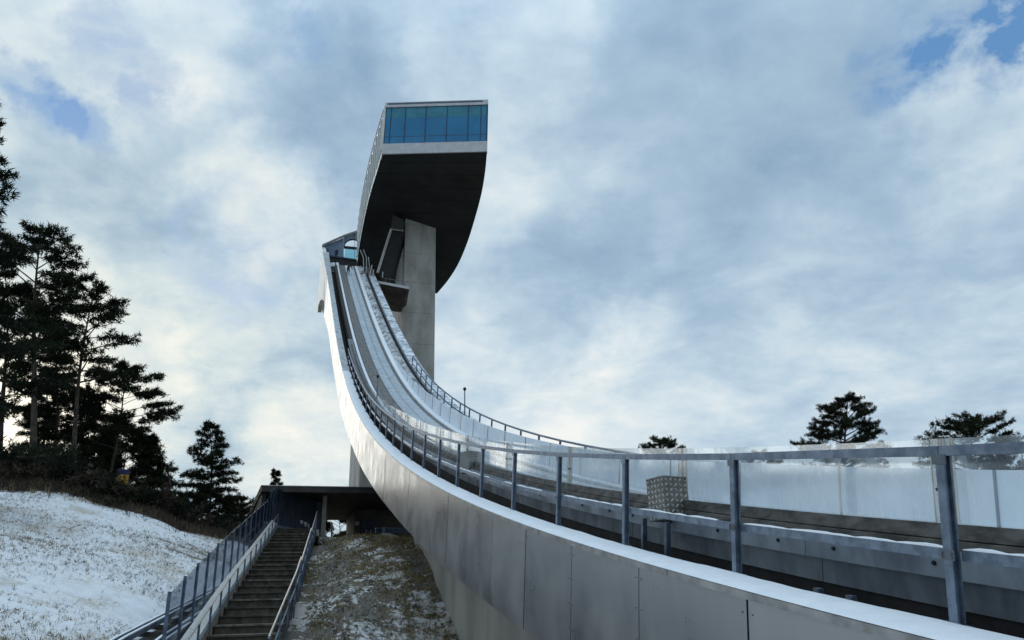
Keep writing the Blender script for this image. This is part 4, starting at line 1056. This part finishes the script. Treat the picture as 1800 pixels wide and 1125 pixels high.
SH = [(15, 850, 38, 110, 46, 'low dark shrub at the left edge of the snow crest'), (75, 856, 38, 100, 40, 'low dark shrub under the leftmost tall pines'), (135, 862, 37.5, 80, 36, 'straggly shrub right of the slender pine trunk'), (165, 872, 38, 70, 44, 'brown shrub left of the yellow board'), (200, 882, 38.5, 70, 38, 'brown shrub just below the yellow board'),
      (232, 893, 38.5, 66, 40, 'dark shrub right of the yellow board'), (262, 905, 39, 66, 46, 'dark shrub below the low bushy pine'), (292, 918, 39.5, 66, 48, 'dark shrub at the foot of the low bushy pine'), (322, 934, 40, 66, 44, 'dark shrub left of the free-standing pine'), (352, 950, 40.5, 60, 44, 'dark shrub right in front of the free-standing pine'),
      (385, 958, 44, 64, 46, 'dark shrub right of the free-standing pine'), (415, 955, 46, 60, 56, 'dark shrub just left of the pavilion'), (110, 880, 36.5, 60, 22, 'small shrub growing out of the snow below the pines'), (180, 893, 36.5, 46, 20, 'small clump on the snow edge below the brown shrubs'), (40, 815, 42, 120, 40, 'dark undergrowth between trunks at the far left'), (120, 822, 42, 100, 30, 'dark undergrowth at the foot of the slender pine')]
for i, (x, y, D, wp, hp_, lb) in enumerate(SH): shrub(x, y, D, wp, hp_, 100 + i, lb, needle2 if i % 2 else twig, 1.4)
# yellow and blue board on the crest
yb = pxD(216, 846, 41.5); ybr = empty('signboard', yb - Vector((0, 0, .3)), 'small yellow board with a blue top among the trees on the crest', 'sign')
MB().box(yb + Vector((0, 0, .08)), Vector((.22, .05, 0)), Vector((-.01, .04, 0)), Vector((0, 0, .24))).build('yellow_panel', yellow, ybr)
MB().box(yb + Vector((-.02, 0, .44)), Vector((.24, .05, 0)), Vector((-.01, .05, 0)), Vector((0, 0, .12))).build('blue_top', blue_p, ybr)
for dx in (-.17, .17): MB().bar(yb + Vector((dx, .05, -.8)), yb + Vector((dx, .05, .3)), .06, .06, AX).build('post', bark, ybr)
MB().bar(yb + Vector((-.75, .0, .12)), yb + Vector((-.24, 0, .08)), .05, .06).build('plank', wood_pale, ybr)
# dry grass and weeds poking through the snow
def blades(name, S_, L_, n, ln, wd, m_, label, seed, up=.9):
    rng = np.random.default_rng(seed); z = ground(S_, L_)
    nz = np.array([.16 * mnoise.noise((a * .35, b * .35, 1)) + .08 * mnoise.noise((a * 1.1, b * 1.1, 5)) for a, b in zip(S_, L_)]) * np.where(L_ < 1, 1, 1.9)
    C = np.stack([-S_ * ST + L_ * CT, S_ * CT + L_ * ST, z + nz + .0], -1)
    V, T = tufts(C, np.tile([[0, 0, up]], (len(C), 1)), n, ln, wd, rng, .75)
    o = fast_mesh(name, V, T, m_); tag(o, label, kind='stuff'); o['category'] = 'grass'; return o
def scatter(n, f, seed):
    rng = np.random.default_rng(seed); S_ = rng.uniform(11.5, 37, n * 6); L_ = rng.uniform(-13.5, 5.2, n * 6)
    m = f(S_, L_, rng); return S_[m][:n], L_[m][:n]
fS = np.array([15, 40.]); 
def on_hill(S_, L_, rng):
    dn = np.array([mnoise.noise((a * .22, b * .22, 21)) for a, b in zip(S_, L_)])
    return (L_ < np.interp(S_, fS, [-3.0, -1.6])) & (S_ < 36.5) & (rng.random(len(S_)) < np.clip(.30 + dn * 1.1, .05, 1))
S_, L_ = scatter(9000, on_hill, 5); blades('dry_hill_grass', S_, L_, 4, .085, .010, straw, 'dry straw-coloured grass tips poking through the snow on the left slope', 6)
S_, L_ = scatter(2600, on_hill, 15); blades('dark_weeds', S_, L_, 5, .075, .013, twig, 'dark weeds dotted over the snowy left slope', 16)
def on_crest(S_, L_, rng):
    bd = np.interp(L_, [-30, -10.5, -8.3, -7, -5.25, -3.9, -2.3], [33.5, 34.4, 35, 35.3, 35.6, 35.8, 37])
    return (L_ < -2.2) & (S_ > bd - .5) & (S_ < bd + 3.5)
def crest_pts(n, seed):
    rng = np.random.default_rng(seed); L_ = rng.uniform(-14, -2.3, n); bd = np.interp(L_, [-30, -10.5, -8.3, -7, -5.25, -3.9, -2.3], [33.5, 34.4, 35, 35.3, 35.6, 35.8, 37])
    return bd + rng.normal(size=n) * .9 + .9, L_
S_, L_ = crest_pts(2600, 51); blades('crest_grass', S_, L_, 6, .30, .03, twig, 'rough brown grass and heather along the upper edge of the snow slope', 52)
S_, L_ = crest_pts(700, 53); blades('pale_crest_grass', S_, L_, 6, .26, .02, straw, 'pale dry grass tufts along the upper edge of the snow slope', 54)
def on_bank(S_, L_, rng):
    dn = np.array([mnoise.noise((a * .3, b * .45, 31)) for a, b in zip(S_, L_)])
    return (L_ > np.interp(S_, fS, [.35, 1.95])) & (S_ > 17) & (rng.random(len(S_)) < np.clip(.35 + dn * 1.2 + np.clip((L_ - 3.3) / 2, 0, 1) * .3, .03, 1))
S_, L_ = scatter(5200, on_bank, 8); blades('bank_grass', S_, L_, 6, .17, .014, moss, 'mossy brown-green grass on the gravel bank beside the stairs', 9)
# loose stones on the bank
rng = np.random.default_rng(12); S_, L_ = scatter(3600, lambda a, b, r_: (b > np.interp(a, fS, [.35, 1.95])) & (a > 17) & (r_.random(len(a)) < .8), 13)
zz = ground(S_, L_) + np.array([1.9 * (.16 * mnoise.noise((a * .35, b * .35, 1)) + .08 * mnoise.noise((a * 1.1, b * 1.1, 5))) for a, b in zip(S_, L_)])
Cs = np.stack([-S_ * ST + L_ * CT, S_ * CT + L_ * ST, zz], -1)
oct_v = np.array([(1, 0, 0), (-1, 0, 0), (0, 1, 0), (0, -1, 0), (0, 0, 1), (0, 0, -.6)]); oct_f = np.array([(0, 2, 4), (2, 1, 4), (1, 3, 4), (3, 0, 4), (2, 0, 5), (1, 2, 5), (3, 1, 5), (0, 3, 5)])
sc_ = rng.uniform(.025, .075, (len(Cs), 1, 1)) * rng.uniform(.5, 1.2, (len(Cs), 1, 3)); an = rng.random(len(Cs)) * 6.28
ov = oct_v[None] * (1 + .35 * rng.normal(size=(len(Cs), 6, 1)).clip(-1, 1)) * sc_
ovr = ov.copy(); ovr[:, :, 0] = ov[:, :, 0] * np.cos(an)[:, None] - ov[:, :, 1] * np.sin(an)[:, None]; ovr[:, :, 1] = ov[:, :, 0] * np.sin(an)[:, None] + ov[:, :, 1] * np.cos(an)[:, None]
V = (ovr + Cs[:, None]).reshape(-1, 3); T = (oct_f[None] + (np.arange(len(Cs)) * 6)[:, None, None]).reshape(-1, 3)
so_ = fast_mesh('loose_stones', V, T, stone); tag(so_, 'loose grey stones scattered over the bank beside the stairs', 'stones', kind='stuff')
